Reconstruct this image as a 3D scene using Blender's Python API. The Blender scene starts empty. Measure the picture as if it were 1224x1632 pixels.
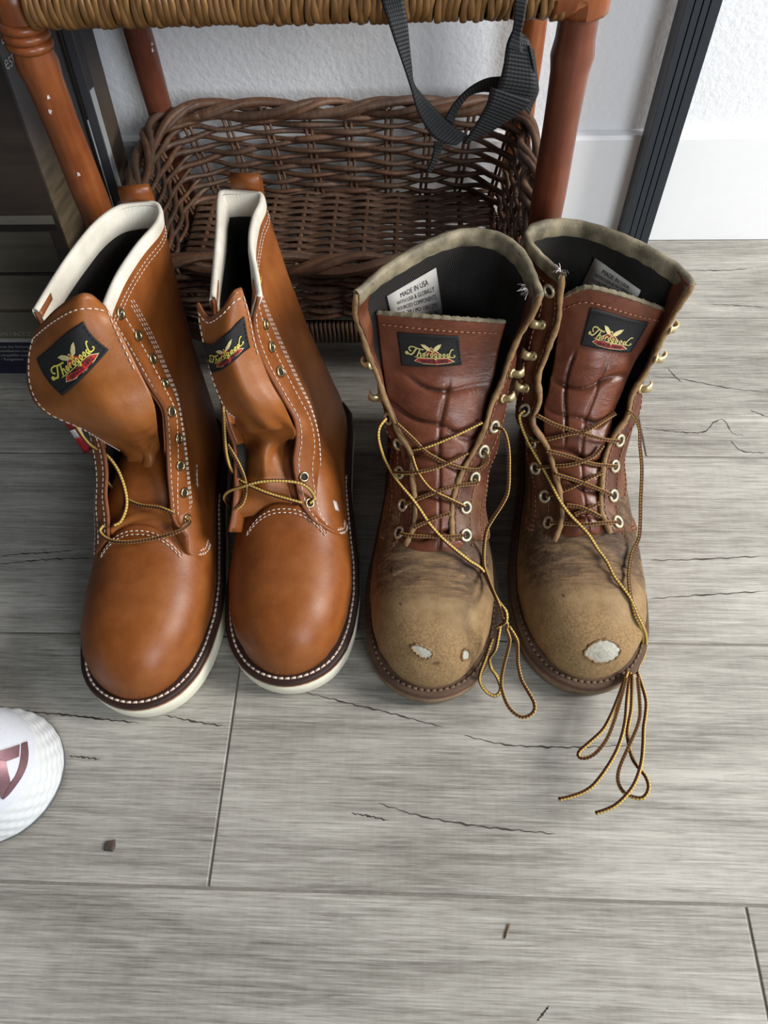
import bpy, math, json
import numpy as np
from mathutils import Matrix, Vector

# ---------------------------------------------------------------- camera, light, exposure
S = bpy.context.scene
COL = S.collection
cam_d = bpy.data.cameras.new('camera')
cam = bpy.data.objects.new('camera', cam_d); COL.objects.link(cam)
dn = np.array([45, 780, 1200.]); dn /= np.linalg.norm(dn)
xa = np.array([1, .01, -.044]); xa -= dn*(xa@dn); xa /= np.linalg.norm(xa)
ya = np.cross(-dn, xa)
Rw = np.array([xa, ya, -dn])                      # world <- camera (right, down, forward)
m = Matrix.Identity(4)
for i in range(3):
    m[i][0] = Rw[i, 0]; m[i][1] = -Rw[i, 1]; m[i][2] = -Rw[i, 2]
m[2][3] = .60
cam.matrix_world = m
cam_d.sensor_fit = 'VERTICAL'; cam_d.sensor_height = 24.0; cam_d.lens = 24.0*1200/1632
cam_d.clip_start = .01
S.camera = cam

w = bpy.data.worlds.new('daylight'); S.world = w; w.use_nodes = True
bg = w.node_tree.nodes['Background']; bg.inputs[0].default_value = (.80, .88, 1.0, 1); bg.inputs[1].default_value = .075

def area(name, loc, target, size, sizey, power, col):
    l = bpy.data.lights.new(name, 'AREA'); l.shape = 'RECTANGLE'; l.size = size; l.size_y = sizey
    l.energy = power; l.color = col
    o = bpy.data.objects.new(name, l); COL.objects.link(o); o.location = loc
    o.rotation_euler = (Vector(target)-Vector(loc)).to_track_quat('-Z', 'Y').to_euler()
area('window_daylight', (1.65, .22, 1.12), (0.05, .40, .1), .55, .75, 46, (1, .97, .93))
area('front_fill', (1.25, -1.7, 1.25), (0.05, .50, .15), .9, 1.2, 38, (.90, .95, 1))  # added fill from the front right to lighten the back wall
S.view_settings.view_transform = 'Standard'; S.view_settings.look = 'None'
S.view_settings.gamma = 1; S.view_settings.use_curve_mapping = False
S.view_settings.exposure = 0.0

DATA = json.loads(r'''{"boots":{"NL":{"toe":0.189,"cx":-0.222,"FR":[[-0.1805,0.3024,0.0957],[-0.1906,0.3133,0.1038],[-0.1924,0.3264,0.1156],[-0.1928,0.3387,0.1284],[-0.1922,0.3505,0.1415],[-0.1913,0.3613,0.1554],[-0.1914,0.3715,0.1693],[-0.1975,0.3774,0.1838],[
-0.2034,0.3832,0.198],[-0.2071,0.3855,0.215],[-0.2108,0.3872,0.2316],[-0.2145,0.3887,0.2473]],"FL":[[-0.2461,0.3006,0.0943],[-0.2458,0.3146,0.1048],[-0.2466,0.3275,0.1168],[-0.2444,0.3398,0.1295],[-0.2449,0.3513,0.1426],[-0.2478,0.3615,0.1558],[
-0.2515,0.3713,0.1687],[-0.2563,0.3773,0.1834],[-0.2609,0.383,0.1977],[-0.2633,0.3855,0.2147],[-0.2639,0.3872,0.2321],[-0.264,0.3889,0.2489]],"rim":[[-0.2129,0.3857,0.25],[-0.214,0.3963,0.25],[-0.2117,0.4248,0.25],[-0.2047,0.4556,0.25],[
-0.1964,0.4794,0.25],[-0.1964,0.496,0.25],[-0.2049,0.507,0.25],[-0.2285,0.5034,0.25],[-0.243,0.4844,0.25],[-0.2528,0.4518,0.25],[-0.2592,0.4177,0.25],[-0.2632,0.3877,0.25]],"tongue":[[[-0.2439,0.3099,0.0983],[-0.2291,0.3165,0.1031],[
-0.2164,0.319,0.105],[-0.2037,0.3199,0.1057],[-0.1887,0.3168,0.1034]],[[-0.2523,0.352,0.077],[-0.2383,0.346,0.0898],[-0.226,0.342,0.0977],[-0.2195,0.345,0.0989],[-0.2136,0.352,0.1024]],[[-0.2443,0.361,0.101],[-0.2324,0.355,0.1111],[
-0.2218,0.351,0.1193],[-0.2152,0.354,0.1195],[-0.2102,0.361,0.1187]],[[-0.241,0.364,0.1227],[-0.2289,0.358,0.1323],[-0.2163,0.354,0.1424],[-0.2077,0.357,0.1434],[-0.2039,0.364,0.1409]],[[-0.2371,0.335,0.1864],[-0.2196,0.329,0.1904],[
-0.2036,0.325,0.1955],[-0.1912,0.328,0.1974],[-0.1829,0.335,0.1972]],[[-0.2599,0.336,0.2049],[-0.2348,0.33,0.216],[-0.2122,0.326,0.2221],[-0.1961,0.329,0.2213],[-0.1796,0.336,0.2197]],[[-0.2723,0.35,0.2126],[-0.2461,0.344,0.2268],[
-0.2229,0.34,0.2373],[-0.2053,0.343,0.2389],[-0.1883,0.35,0.2388]],[[-0.2706,0.364,0.2291],[-0.247,0.358,0.2446],[-0.2251,0.354,0.2576],[-0.211,0.357,0.2585],[-0.1971,0.364,0.2563]],[[-0.2643,0.377,0.2412],[-0.2393,0.371,0.2651],[-0.2176,0.367,0.2805],[
-0.2085,0.37,0.2789],[-0.206,0.377,0.2649]]]},"NR":{"toe":0.211,"cx":-0.104,"FR":[[-0.0816,0.3204,0.0934],[-0.0914,0.3312,0.102],[-0.0953,0.3436,0.1136],[-0.0967,0.3551,0.1269],[-0.0936,0.3659,0.1404],[-0.0947,0.3751,0.1545],[
-0.1021,0.3833,0.1671],[-0.1089,0.3892,0.1817],[-0.1144,0.3949,0.1965],[-0.1167,0.3976,0.2147],[-0.115,0.3994,0.2334],[-0.1086,0.4011,0.251]],"FL":[[-0.1512,0.3126,0.0872],[-0.148,0.326,0.0978],[-0.1463,0.3393,0.1086],[-0.145,0.3507,0.1218],[
-0.1448,0.3619,0.1349],[-0.149,0.371,0.1482],[-0.1514,0.38,0.162],[-0.1512,0.3876,0.1775],[-0.1505,0.3938,0.1938],[-0.1486,0.3974,0.2119],[-0.1459,0.3992,0.2307],[-0.143,0.4009,0.2486]],"rim":[[-0.109,0.4022,0.25],[-0.1137,0.4229,0.25],[
-0.1216,0.4563,0.25],[-0.123,0.4861,0.25],[-0.1203,0.5066,0.25],[-0.1247,0.5185,0.25],[-0.1514,0.5205,0.25],[-0.1548,0.511,0.25],[-0.1501,0.4738,0.25],[-0.1457,0.431,0.25],[-0.1425,0.3992,0.25]],"tongue":[[[-0.1464,0.3307,0.0984],[
-0.1336,0.3328,0.1001],[-0.1234,0.3337,0.1007],[-0.1133,0.3337,0.1008],[-0.1006,0.333,0.1002]],[[-0.1485,0.367,0.1002],[-0.1325,0.357,0.1182],[-0.121,0.351,0.128],[-0.114,0.355,0.1244],[-0.1083,0.361,0.1198]],[[-0.147,0.38,0.1278],[
-0.1319,0.37,0.1364],[-0.1178,0.364,0.1417],[-0.1081,0.368,0.1368],[-0.1028,0.374,0.1252]],[[-0.1393,0.362,0.1681],[-0.1229,0.352,0.173],[-0.1098,0.346,0.1775],[-0.0997,0.35,0.1713],[-0.0926,0.356,0.1625]],[[-0.1421,0.358,0.1924],[
-0.1272,0.348,0.1958],[-0.1144,0.342,0.2009],[-0.1031,0.346,0.1996],[-0.0948,0.352,0.1941]],[[-0.1465,0.366,0.2066],[-0.1344,0.356,0.2143],[-0.1226,0.35,0.2208],[-0.1126,0.354,0.2196],[-0.1034,0.36,0.2132]],[[-0.1491,0.376,0.2256],[
-0.1387,0.366,0.2296],[-0.1276,0.36,0.2375],[-0.1189,0.364,0.2387],[-0.1097,0.37,0.2351]],[[-0.1505,0.384,0.2402],[-0.1405,0.374,0.2428],[-0.1278,0.368,0.2541],[-0.1193,0.372,0.258],[-0.1119,0.378,0.2568]],[[-0.1509,0.392,0.2531],[
-0.1429,0.382,0.2494],[-0.1298,0.376,0.2619],[-0.1201,0.38,0.272],[-0.1154,0.386,0.2709]]]},"OL":{"toe":0.2056,"cx":0.0118,"FR":[[0.0286,0.3064,0.086],[0.0278,0.3221,0.0967],[0.0297,0.3377,0.1074],[0.0362,0.3521,0.1178],[0.0454,0.3655,0.1276],[
0.053,0.3783,0.139],[0.0577,0.3909,0.1517],[0.0648,0.4018,0.1645],[0.0693,0.4094,0.1813],[0.0746,0.415,0.1984],[0.0816,0.417,0.2166],[0.0859,0.4191,0.2353]],"FL":[[-0.0106,0.3036,0.084],[-0.0029,0.3179,0.0938],[-0.0035,0.3338,0.1047],[
-0.0051,0.3494,0.1158],[-0.0079,0.3648,0.127],[-0.0173,0.3768,0.1375],[-0.0244,0.3888,0.1495],[-0.0306,0.4009,0.1625],[-0.0367,0.4086,0.1796],[-0.0424,0.4148,0.1973],[-0.0467,0.4171,0.2177],[-0.0459,0.4194,0.2382]],"rim":[[0.0848,0.4136,0.24],[
0.079,0.4412,0.24],[0.0706,0.4641,0.24],[0.0563,0.4793,0.24],[0.0303,0.4825,0.24],[-0.0018,0.4647,0.24],[-0.027,0.4419,0.24],[-0.0456,0.4174,0.24]],"tongue":[[[-0.0123,0.3102,0.0797],[0.0003,0.308,0.0836],[0.0128,0.3072,0.0852],[
0.0253,0.3074,0.0832],[0.038,0.309,0.0789]],[[-0.0099,0.3235,0.0888],[0.0017,0.3196,0.0916],[0.0126,0.3171,0.0919],[0.0237,0.3165,0.0894],[0.0354,0.3177,0.0848]],[[-0.0101,0.3423,0.1016],[0.0015,0.3377,0.104],[0.0139,0.3352,0.1043],[
0.0264,0.335,0.1021],[0.0366,0.3364,0.0976]],[[-0.0118,0.3615,0.1152],[0.0022,0.3568,0.1176],[0.0161,0.3538,0.1176],[0.0296,0.3533,0.1151],[0.0433,0.3562,0.1113]],[[-0.0171,0.3789,0.1279],[-0.0005,0.3733,0.1295],[0.0159,0.3706,0.1298],[
0.0318,0.3702,0.1273],[0.0495,0.374,0.1243]],[[-0.0242,0.3988,0.1466],[-0.0056,0.391,0.1467],[0.015,0.3876,0.1463],[0.0338,0.3876,0.1433],[0.0525,0.3921,0.1397]],[[-0.028,0.4144,0.1658],[-0.0058,0.4066,0.1663],[0.0161,0.4031,0.1652],[
0.0357,0.4043,0.1612],[0.0581,0.4082,0.1571]],[[-0.0305,0.4249,0.189],[-0.0059,0.4177,0.1907],[0.0164,0.4144,0.1901],[0.0369,0.4159,0.1867],[0.0613,0.4216,0.1817]],[[-0.0317,0.4284,0.2109],[-0.0059,0.4208,0.2153],[0.0174,0.4179,0.2156],[
0.0401,0.4204,0.2114],[0.0647,0.4275,0.2029]]]},"OR":{"toe":0.215,"cx":0.138,"FR":[[0.154,0.3157,0.0859],[0.1463,0.33,0.0956],[0.1465,0.3464,0.1068],[0.1481,0.3625,0.1183],[0.1545,0.3774,0.129],[0.1647,0.3892,0.1398],[0.1675,0.4015,0.1521],[
0.1762,0.4122,0.1646],[0.1812,0.4197,0.1813],[0.1853,0.4254,0.1989],[0.1887,0.4276,0.2183],[0.1931,0.4295,0.2359]],"FL":[[0.1074,0.3103,0.0822],[0.1142,0.3255,0.0926],[0.1111,0.3419,0.1037],[0.107,0.3579,0.115],[0.0994,0.3729,0.1257],[
0.0896,0.3863,0.1369],[0.094,0.3991,0.1497],[0.0924,0.412,0.1642],[0.0976,0.4199,0.1816],[0.1015,0.4256,0.2005],[0.1011,0.428,0.2222],[0.0988,0.4303,0.2428]],"rim":[[0.191,0.4247,0.24],[0.1822,0.4433,0.24],[0.1672,0.4591,0.24],[
0.1468,0.477,0.24],[0.1249,0.4897,0.24],[0.1044,0.4944,0.24],[0.0847,0.4879,0.24],[0.0777,0.4741,0.24],[0.0846,0.4563,0.24],[0.0996,0.4337,0.24]],"tongue":[[[0.1135,0.3233,0.0822],[0.1216,0.3218,0.0866],[0.1311,0.321,0.0881],[0.1413,0.322,0.0868],[
0.1524,0.3228,0.0819]],[[0.1122,0.34,0.0935],[0.1203,0.3371,0.097],[0.1298,0.3358,0.0982],[0.1391,0.3368,0.0968],[0.1491,0.3394,0.0932]],[[0.1079,0.3587,0.1062],[0.1185,0.3556,0.1097],[0.129,0.3543,0.1109],[0.1392,0.3553,0.1095],[0.1507,0.3589,0.1064]],[
[0.1015,0.377,0.1193],[0.1156,0.3734,0.1225],[0.1285,0.3724,0.1239],[0.1402,0.3735,0.1226],[0.1532,0.3781,0.1201]],[[0.0999,0.3986,0.1362],[0.1157,0.3946,0.1402],[0.13,0.3919,0.1405],[0.1428,0.3926,0.1382],[0.1554,0.397,0.1346]],[[0.1034,0.4126,0.1502],[
0.1185,0.4091,0.1548],[0.1338,0.4064,0.155],[0.1465,0.4065,0.1521],[0.162,0.411,0.1486]],[[0.106,0.4268,0.1705],[0.1207,0.422,0.1774],[0.1357,0.4187,0.1767],[0.1535,0.4195,0.1719],[0.1698,0.4254,0.1672]],[[0.1064,0.4362,0.191],[0.1203,0.4297,0.202],[
0.1365,0.4265,0.2],[0.1574,0.4281,0.1909],[0.1814,0.4331,0.1842]],[[0.1043,0.4392,0.2148],[0.1177,0.4329,0.23],[0.1361,0.4298,0.2292],[0.1592,0.4317,0.2194],[0.1883,0.4379,0.203]]]}},"bake":{"NL":{"eyelet":[[[-0.21221,0.40261,0.23468],[
0.96228,-0.11889,0.24472]],[[-0.20657,0.40357,0.21272],[0.96691,-0.09154,0.23812]],[[-0.20166,0.40126,0.19122],[0.95831,-0.03551,0.28351]],[[-0.1956,0.39329,0.17298],[0.94839,0.05542,0.31224]],[[-0.19091,0.37688,0.159],[0.89506,-0.2332,0.38011]],[
[-0.18869,0.36599,0.13933],[0.95039,-0.23909,0.19897]],[[-0.18903,0.35199,0.12257],[0.85135,-0.40343,0.33534]],[[-0.18802,0.33804,0.10495],[0.91789,-0.26936,0.29141]],[[-0.18683,0.32298,0.08907],[0.91018,-0.25158,0.32906]]],"hook":[],"label":[[0.1297,0.8717],[
0.6382,0.9308],[0.8396,0.8371],[0.2662,0.7251]],"hole":[],"fray":[],"lace":[[[-0.25487,0.35209,0.18403],[-0.25348,0.34959,0.17848],[-0.2537,0.3498,0.16951],[-0.25439,0.35166,0.1579],[-0.25399,0.3536,0.14652],[-0.25089,0.35535,0.13764],[
-0.24578,0.35429,0.1321],[-0.24104,0.35022,0.12767],[-0.23702,0.34492,0.12319],[-0.23378,0.33829,0.11828],[-0.23151,0.33149,0.1138],[-0.23048,0.32608,0.11054],[-0.23067,0.32118,0.10774],[-0.23218,0.31565,0.10514],[-0.23437,0.31096,0.10333],[
-0.23669,0.30879,0.10301],[-0.23917,0.30748,0.10318]],[[-0.24883,0.3094,0.09991],[-0.2506,0.30692,0.09932],[-0.25085,0.304,0.09913],[-0.24773,0.30037,0.09861],[-0.24237,0.29701,0.09844],[-0.23533,0.2949,0.09908],[-0.2268,0.29421,0.09965],[
-0.21647,0.29552,0.0996],[-0.20556,0.29784,0.09981],[-0.19468,0.30014,0.10152],[-0.18596,0.30342,0.10241],[-0.18188,0.30845,0.1008],[-0.18185,0.31543,0.09541],[-0.18388,0.31932,0.09246],[-0.1859,0.32048,0.09301]],[[-0.25957,0.36102,0.13215],[
-0.25789,0.35634,0.12627],[-0.25692,0.35315,0.11848],[-0.25546,0.35045,0.11021],[-0.25119,0.3454,0.10587],[-0.24358,0.338,0.10598],[-0.23489,0.33081,0.10764],[-0.2265,0.32549,0.1093],[-0.21848,0.32207,0.11021],[-0.2101,0.32017,0.11126],[
-0.20207,0.31849,0.11232],[-0.19579,0.31632,0.11199],[-0.19055,0.31487,0.10998]]]},"NR":{"eyelet":[[[-0.11406,0.41679,0.21128],[0.98408,-0.01785,0.17684]],[[-0.11095,0.40916,0.19586],[0.93919,-0.14285,0.31228]],[[-0.10554,0.39874,0.1799],[
0.85272,-0.18217,0.48958]],[[-0.09077,0.34843,0.11345],[0.56914,-0.55349,0.60804]],[[-0.08667,0.33329,0.09831],[0.63247,-0.35907,0.68633]]],"hook":[],"label":[[0.0137,0.8147],[0.8737,0.888],[0.8805,0.778],[0.0751,0.6986]],"hole":[],"fray":[],"lace":[[[-0.14445,0.37004,0.18764],[
-0.14428,0.36474,0.18144],[-0.1448,0.3605,0.17272],[-0.14614,0.35551,0.16019],[-0.14776,0.35191,0.14581],[-0.14897,0.35128,0.13242],[-0.14878,0.35095,0.12112],[-0.14597,0.34899,0.11392],[-0.14047,0.34434,0.11247],[-0.13355,0.33985,0.1127],[
-0.12665,0.33737,0.11129],[-0.12055,0.33579,0.10922],[-0.11324,0.3339,0.10774],[-0.10282,0.33121,0.10665],[-0.0916,0.32907,0.10455]],[[-0.14867,0.36002,0.14015],[-0.14476,0.35539,0.13454],[-0.14151,0.35159,0.12784],[-0.13926,0.34832,0.12031],[
-0.13794,0.34517,0.11306],[-0.13757,0.34122,0.10799],[-0.13782,0.33673,0.10497],[-0.1389,0.33269,0.10278],[-0.14052,0.32931,0.10154],[-0.14242,0.32716,0.10146],[-0.1446,0.32572,0.10145]],[[-0.15966,0.3492,0.06932],[-0.15799,0.34241,0.08533],[
-0.15661,0.33847,0.0967],[-0.15423,0.33768,0.10316],[-0.15032,0.33708,0.1087],[-0.14478,0.33595,0.11365],[-0.13804,0.33476,0.11834],[-0.13078,0.33466,0.12228],[-0.12314,0.3354,0.12446],[-0.11492,0.33621,0.12492],[-0.10664,0.33704,0.12408],[
-0.09848,0.33752,0.12252],[-0.09141,0.33746,0.12031],[-0.087,0.33687,0.11699],[-0.08444,0.33691,0.11172],[-0.08286,0.33699,0.10575],[-0.08239,0.33563,0.10211],[-0.0839,0.33363,0.10118],[-0.08627,0.33176,0.1006]]]},"OL":{"eyelet":[[[-0.04038,0.42899,0.22219],[
-0.80026,0.59937,0.01847]],[[-0.02312,0.38887,0.13769],[-0.77213,-0.55347,0.31225]],[[-0.01505,0.37518,0.12215],[-0.6391,-0.70652,0.30394]],[[-0.01438,0.35757,0.10784],[-0.66224,-0.50891,0.54995]],[[-0.01109,0.33592,0.09291],[
-0.72716,-0.34024,0.59622]],[[-0.01388,0.31645,0.08195],[-0.69585,-0.08685,0.71292]],[[0.05983,0.38278,0.13558],[0.62398,-0.66811,0.40532]],[[0.05184,0.36797,0.12315],[0.54976,-0.69626,0.4615]],[[0.0454,0.35221,0.10832],[0.58348,-0.6062,0.54044]],[
[0.03861,0.33209,0.09592],[0.54728,-0.49971,0.6714]],[[0.03884,0.31368,0.08377],[0.49394,-0.45758,0.73936]]],"hook":[[[-0.03635,0.4081,0.17838],[-0.92108,-0.00637,-0.38932]],[[-0.0296,0.40051,0.14985],[-0.81897,-0.55572,0.14308]],[
[0.07185,0.41085,0.16692],[0.72678,-0.66321,0.17875]],[[0.0661,0.39907,0.15048],[0.67037,-0.63486,0.38413]]],"label":[[0.1479,0.9293],[0.6521,0.9392],[0.7123,0.841],[0.1753,0.8116]],"size":[[-0.02382,0.43808,0.2191],[0.01254,0.46817,0.22015],[
0.02245,0.47532,0.14734],[-0.01828,0.43396,0.18675]],"hole":[{"c":[0.0047,0.22426,0.05984],"n":[-0.11253,-0.66569,0.72442],"ring":[[-0.00348,0.22756,0.06077],[0.00091,0.22871,0.06296],[0.00714,0.22706,0.06242],[0.01281,0.22417,0.06009],[
0.01226,0.22082,0.05682],[0.00725,0.21991,0.05557],[0.00224,0.22229,0.05759],[-0.00158,0.22494,0.05915]]},{"c":[0.03818,0.2258,0.05134],"n":[0.57743,-0.64232,0.4907],"ring":[[0.03624,0.2274,0.055],[0.03949,0.22929,0.05381],[
0.04135,0.22776,0.04951],[0.04045,0.22438,0.04611],[0.03647,0.22253,0.04885],[0.03529,0.22433,0.05256]]}],"fray":[[[0.07699,0.43666,0.22867],[-0.91161,-0.35135,-0.21336]],[[0.07859,0.42982,0.22995],[-0.95782,-0.22829,0.17451]]],"lace":[[[-0.01372,0.31283,0.08788],[
-0.01096,0.31124,0.08852],[-0.00716,0.3095,0.08965],[-0.00055,0.30838,0.09046],[0.00771,0.30794,0.09065],[0.01784,0.30797,0.09058],[0.02749,0.30857,0.09004],[0.03354,0.3097,0.08914],[0.03848,0.31071,0.08866]],[[-0.01096,0.33179,0.09913],[
-0.00596,0.3326,0.10195],[-0.0005,0.33309,0.10545],[0.00618,0.33431,0.10851],[0.01376,0.33632,0.1106],[0.02253,0.33893,0.11211],[0.0315,0.34193,0.11232],[0.04051,0.34425,0.11103],[0.0471,0.34633,0.10973],[0.04727,0.34865,0.10969],[
0.04519,0.35058,0.1106]],[[-0.00477,0.35925,0.12824],[-0.00284,0.3543,0.12426],[-0.00022,0.34934,0.12018],[0.0042,0.34375,0.11604],[0.00978,0.33859,0.11246],[0.01645,0.33539,0.10999],[0.02369,0.33332,0.10728],[0.03092,0.33136,0.10405],[
0.03821,0.3291,0.10136]],[[-0.01879,0.35475,0.11166],[-0.01467,0.35295,0.1136],[-0.01014,0.35068,0.11653],[-0.00465,0.34909,0.11911],[0.00175,0.3489,0.12081],[0.00975,0.35021,0.1223],[0.01791,0.35226,0.12391],[0.02499,0.35514,0.12547],[
0.03112,0.35825,0.12671],[0.03559,0.36054,0.1276],[0.03945,0.36252,0.12848]],[[-0.01677,0.37852,0.14398],[-0.01023,0.37419,0.13999],[-0.00392,0.37015,0.13579],[0.00133,0.36619,0.13186],[0.00702,0.36208,0.12871],[0.01485,0.35815,0.12599],[
0.02335,0.35502,0.12355],[0.03189,0.35346,0.12101],[0.03981,0.35333,0.11858],[0.04608,0.3542,0.117],[0.05093,0.35628,0.11637],[0.05435,0.36003,0.11757],[0.05582,0.36313,0.12054],[0.05445,0.36465,0.12328],[0.05213,0.3665,0.12505]],[
[-0.02682,0.41651,0.0685],[-0.0194,0.4008,0.085],[-0.01176,0.3807,0.10849],[-0.00351,0.3676,0.12563],[0.005,0.36473,0.13167],[0.01403,0.36671,0.1342],[0.02303,0.36959,0.13675],[0.03151,0.37278,0.13884],[0.03913,0.37646,0.14002],[
0.04489,0.37949,0.1408],[0.04994,0.38197,0.14185]],[[-0.00224,0.31255,0.09616],[0.00548,0.31559,0.09826],[0.01295,0.31835,0.1002],[0.01969,0.3204,0.10154],[0.02618,0.32225,0.10259]],[[-0.02513,0.38137,0.14659],[-0.02769,0.37744,0.14662],[
-0.02982,0.37409,0.14543],[-0.03087,0.37095,0.14284],[-0.03083,0.36778,0.13853],[-0.02959,0.36712,0.12775],[-0.02718,0.36753,0.11378],[-0.02299,0.36013,0.10968],[-0.0177,0.34978,0.10999],[-0.01141,0.3403,0.11028],[-0.00545,0.33328,0.10863],[
-0.00145,0.32884,0.10616],[0.00205,0.32478,0.10368],[0.00584,0.31983,0.10073],[0.01005,0.31471,0.09761],[0.01521,0.30971,0.09444],[0.021,0.30503,0.09099],[0.0276,0.30062,0.08735],[0.03401,0.29722,0.08318],[0.03886,0.29515,0.07937],[
0.04317,0.2931,0.07663],[0.04786,0.29159,0.07393],[0.05243,0.2894,0.07023],[0.05647,0.28325,0.06595],[0.05947,0.27391,0.06691],[0.06119,0.26438,0.07394],[0.0625,0.25559,0.08205],[0.06455,0.24901,0.08726],[0.06652,0.24508,0.08782],[
0.06713,0.24192,0.08581],[0.06682,0.24004,0.08223],[0.06529,0.23982,0.07854],[0.06317,0.23956,0.07643],[0.0615,0.23878,0.07569],[0.05992,0.23801,0.0752]],[[0.05881,0.37539,0.14301],[0.06241,0.37366,0.14473],[0.06562,0.37108,0.14529],[
0.06795,0.36618,0.14274],[0.06956,0.36002,0.13838],[0.07032,0.35282,0.13278],[0.07046,0.34537,0.12655],[0.07055,0.33866,0.12046],[0.0696,0.33266,0.11423],[0.06617,0.32758,0.10789],[0.06206,0.32325,0.10171],[0.05857,0.3196,0.09636],[
0.05569,0.31579,0.09213],[0.05429,0.31254,0.08767],[0.05395,0.31014,0.08028],[0.05378,0.30471,0.07214],[0.05395,0.29724,0.06744],[0.05478,0.29053,0.06776],[0.0559,0.28202,0.07253],[0.05749,0.27133,0.07839],[0.05926,0.26087,0.08406],[
0.06117,0.25252,0.08725],[0.06302,0.24707,0.08675],[0.06356,0.2441,0.08497],[0.06415,0.24252,0.08229],[0.06638,0.24151,0.07936],[0.06831,0.24039,0.07708],[0.06826,0.23881,0.07497],[0.0676,0.23704,0.07311]],[[0.0633,0.24004,0.07538],[
0.06188,0.23234,0.06987],[0.06073,0.2274,0.0609],[0.0589,0.22668,0.05106],[0.05746,0.22642,0.04315],[0.05819,0.22482,0.03633],[0.05999,0.22356,0.02951],[0.06212,0.22355,0.02332],[0.06441,0.22261,0.01859],[0.06695,0.2183,0.01573],[
0.06831,0.21309,0.01479],[0.06691,0.20899,0.0141],[0.06414,0.20679,0.0133],[0.06023,0.2076,0.0135],[0.05613,0.21006,0.01528],[0.05262,0.21316,0.0195],[0.05054,0.21667,0.02662],[0.05179,0.22073,0.0361],[0.05418,0.22491,0.04675],[
0.05631,0.22972,0.05509],[0.05885,0.23606,0.0598]],[[0.06792,0.23902,0.07101],[0.06987,0.23563,0.06837],[0.07132,0.23262,0.06231],[0.07021,0.22762,0.05266],[0.06847,0.22176,0.04245],[0.06743,0.21625,0.03385],[0.06719,0.20937,0.02922],[
0.06901,0.20069,0.02797],[0.07231,0.19308,0.02731],[0.07691,0.18804,0.02702],[0.08194,0.1855,0.02709],[0.0868,0.18623,0.028],[0.0905,0.1889,0.02924],[0.09171,0.1923,0.03016],[0.09089,0.19718,0.03101],[0.08718,0.20438,0.03187],[0.08308,0.21254,0.03258],[
0.08113,0.21978,0.03435],[0.07969,0.22565,0.03972],[0.07892,0.23061,0.0485],[0.07762,0.23453,0.05816],[0.07432,0.23778,0.06486],[0.07079,0.24203,0.06789]]]},"OR":{"eyelet":[[[0.09446,0.43582,0.22589],[-0.73362,-0.67758,0.05175]],[
[0.0854,0.3988,0.13668],[-0.61856,-0.38188,0.6867]],[[0.0919,0.38269,0.11609],[-0.73074,-0.6372,0.24494]],[[0.09607,0.3669,0.10251],[-0.73236,-0.57147,0.37022]],[[0.10391,0.34775,0.08997],[-0.66662,-0.46617,0.58163]],[[0.10667,0.32833,0.08067],[
-0.75216,-0.123,0.6474]],[[0.18582,0.43678,0.21738],[0.93054,0.35871,-0.07364]],[[0.16007,0.37946,0.12322],[0.62182,-0.6432,0.44681]],[[0.15703,0.36389,0.10989],[0.6263,-0.50375,0.59496]],[[0.1565,0.34463,0.0963],[0.61007,-0.47656,0.63301]],[
[0.16014,0.32688,0.08499],[0.57819,-0.16521,0.799]]],"hook":[[[0.09327,0.43374,0.1952],[-0.61997,-0.6746,0.40069]],[[0.08928,0.42513,0.17078],[-0.56699,-0.67932,0.46588]],[[0.08575,0.41171,0.14895],[-0.691,-0.63055,0.35345]],[
[0.18512,0.42521,0.19804],[0.98129,-0.0503,-0.18587]],[[0.17977,0.41751,0.17565],[0.93435,-0.34099,-0.10352]],[[0.17331,0.40929,0.15124],[0.76119,-0.59072,0.26766]]],"label":[[0.3425,0.9392],[0.8767,0.9421],[0.8548,0.8145],[0.2959,0.8057]],"size":[[0.13323,0.47922,0.21992],[
0.16531,0.45132,0.21233],[0.16193,0.44742,0.19319],[0.12516,0.48284,0.17117]],"hole":[{"c":[0.1422,0.22864,0.05477],"n":[0.08182,-0.7673,0.5898],"ring":[[0.12889,0.2281,0.05329],[0.133,0.23236,0.05882],[0.14078,0.23559,0.06179],[
0.14896,0.23547,0.06075],[0.1566,0.23186,0.05427],[0.15464,0.22705,0.04833],[0.14799,0.22414,0.04625],[0.13983,0.22329,0.04618],[0.13264,0.22533,0.04976]]}],"fray":[[[0.09868,0.4327,0.24524],[-0.25606,-0.10426,0.96102]],[[0.11434,0.48721,0.20174],[
0.16612,-0.98137,0.09653]]],"lace":[[[0.10558,0.32499,0.08596],[0.10978,0.32364,0.08778],[0.11455,0.32188,0.09014],[0.12134,0.31996,0.09216],[0.1293,0.31866,0.09371],[0.13862,0.31852,0.09533],[0.14754,0.31948,0.09554],[0.15328,0.32096,0.09388],[
0.15774,0.32198,0.09271]],[[0.10296,0.34459,0.09461],[0.10669,0.34439,0.09676],[0.11107,0.34407,0.09996],[0.11808,0.34434,0.10506],[0.12532,0.34534,0.10969],[0.13047,0.3469,0.11248],[0.135,0.34859,0.11462],[0.13981,0.35039,0.11607],[
0.14463,0.35225,0.11723]],[[0.1072,0.35139,0.11625],[0.11596,0.34888,0.11533],[0.12485,0.34705,0.11325],[0.13359,0.34455,0.11136],[0.14172,0.34239,0.10899],[0.1484,0.34126,0.10584],[0.1543,0.33977,0.10341]],[[0.09494,0.36256,0.10839],[
0.10105,0.3615,0.11128],[0.10673,0.35991,0.11465],[0.11166,0.35837,0.11706],[0.1167,0.35771,0.11858],[0.12254,0.35796,0.12028],[0.12841,0.35891,0.12206],[0.13417,0.3611,0.12324],[0.13925,0.36403,0.12435],[0.14254,0.36729,0.12598],[
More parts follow.
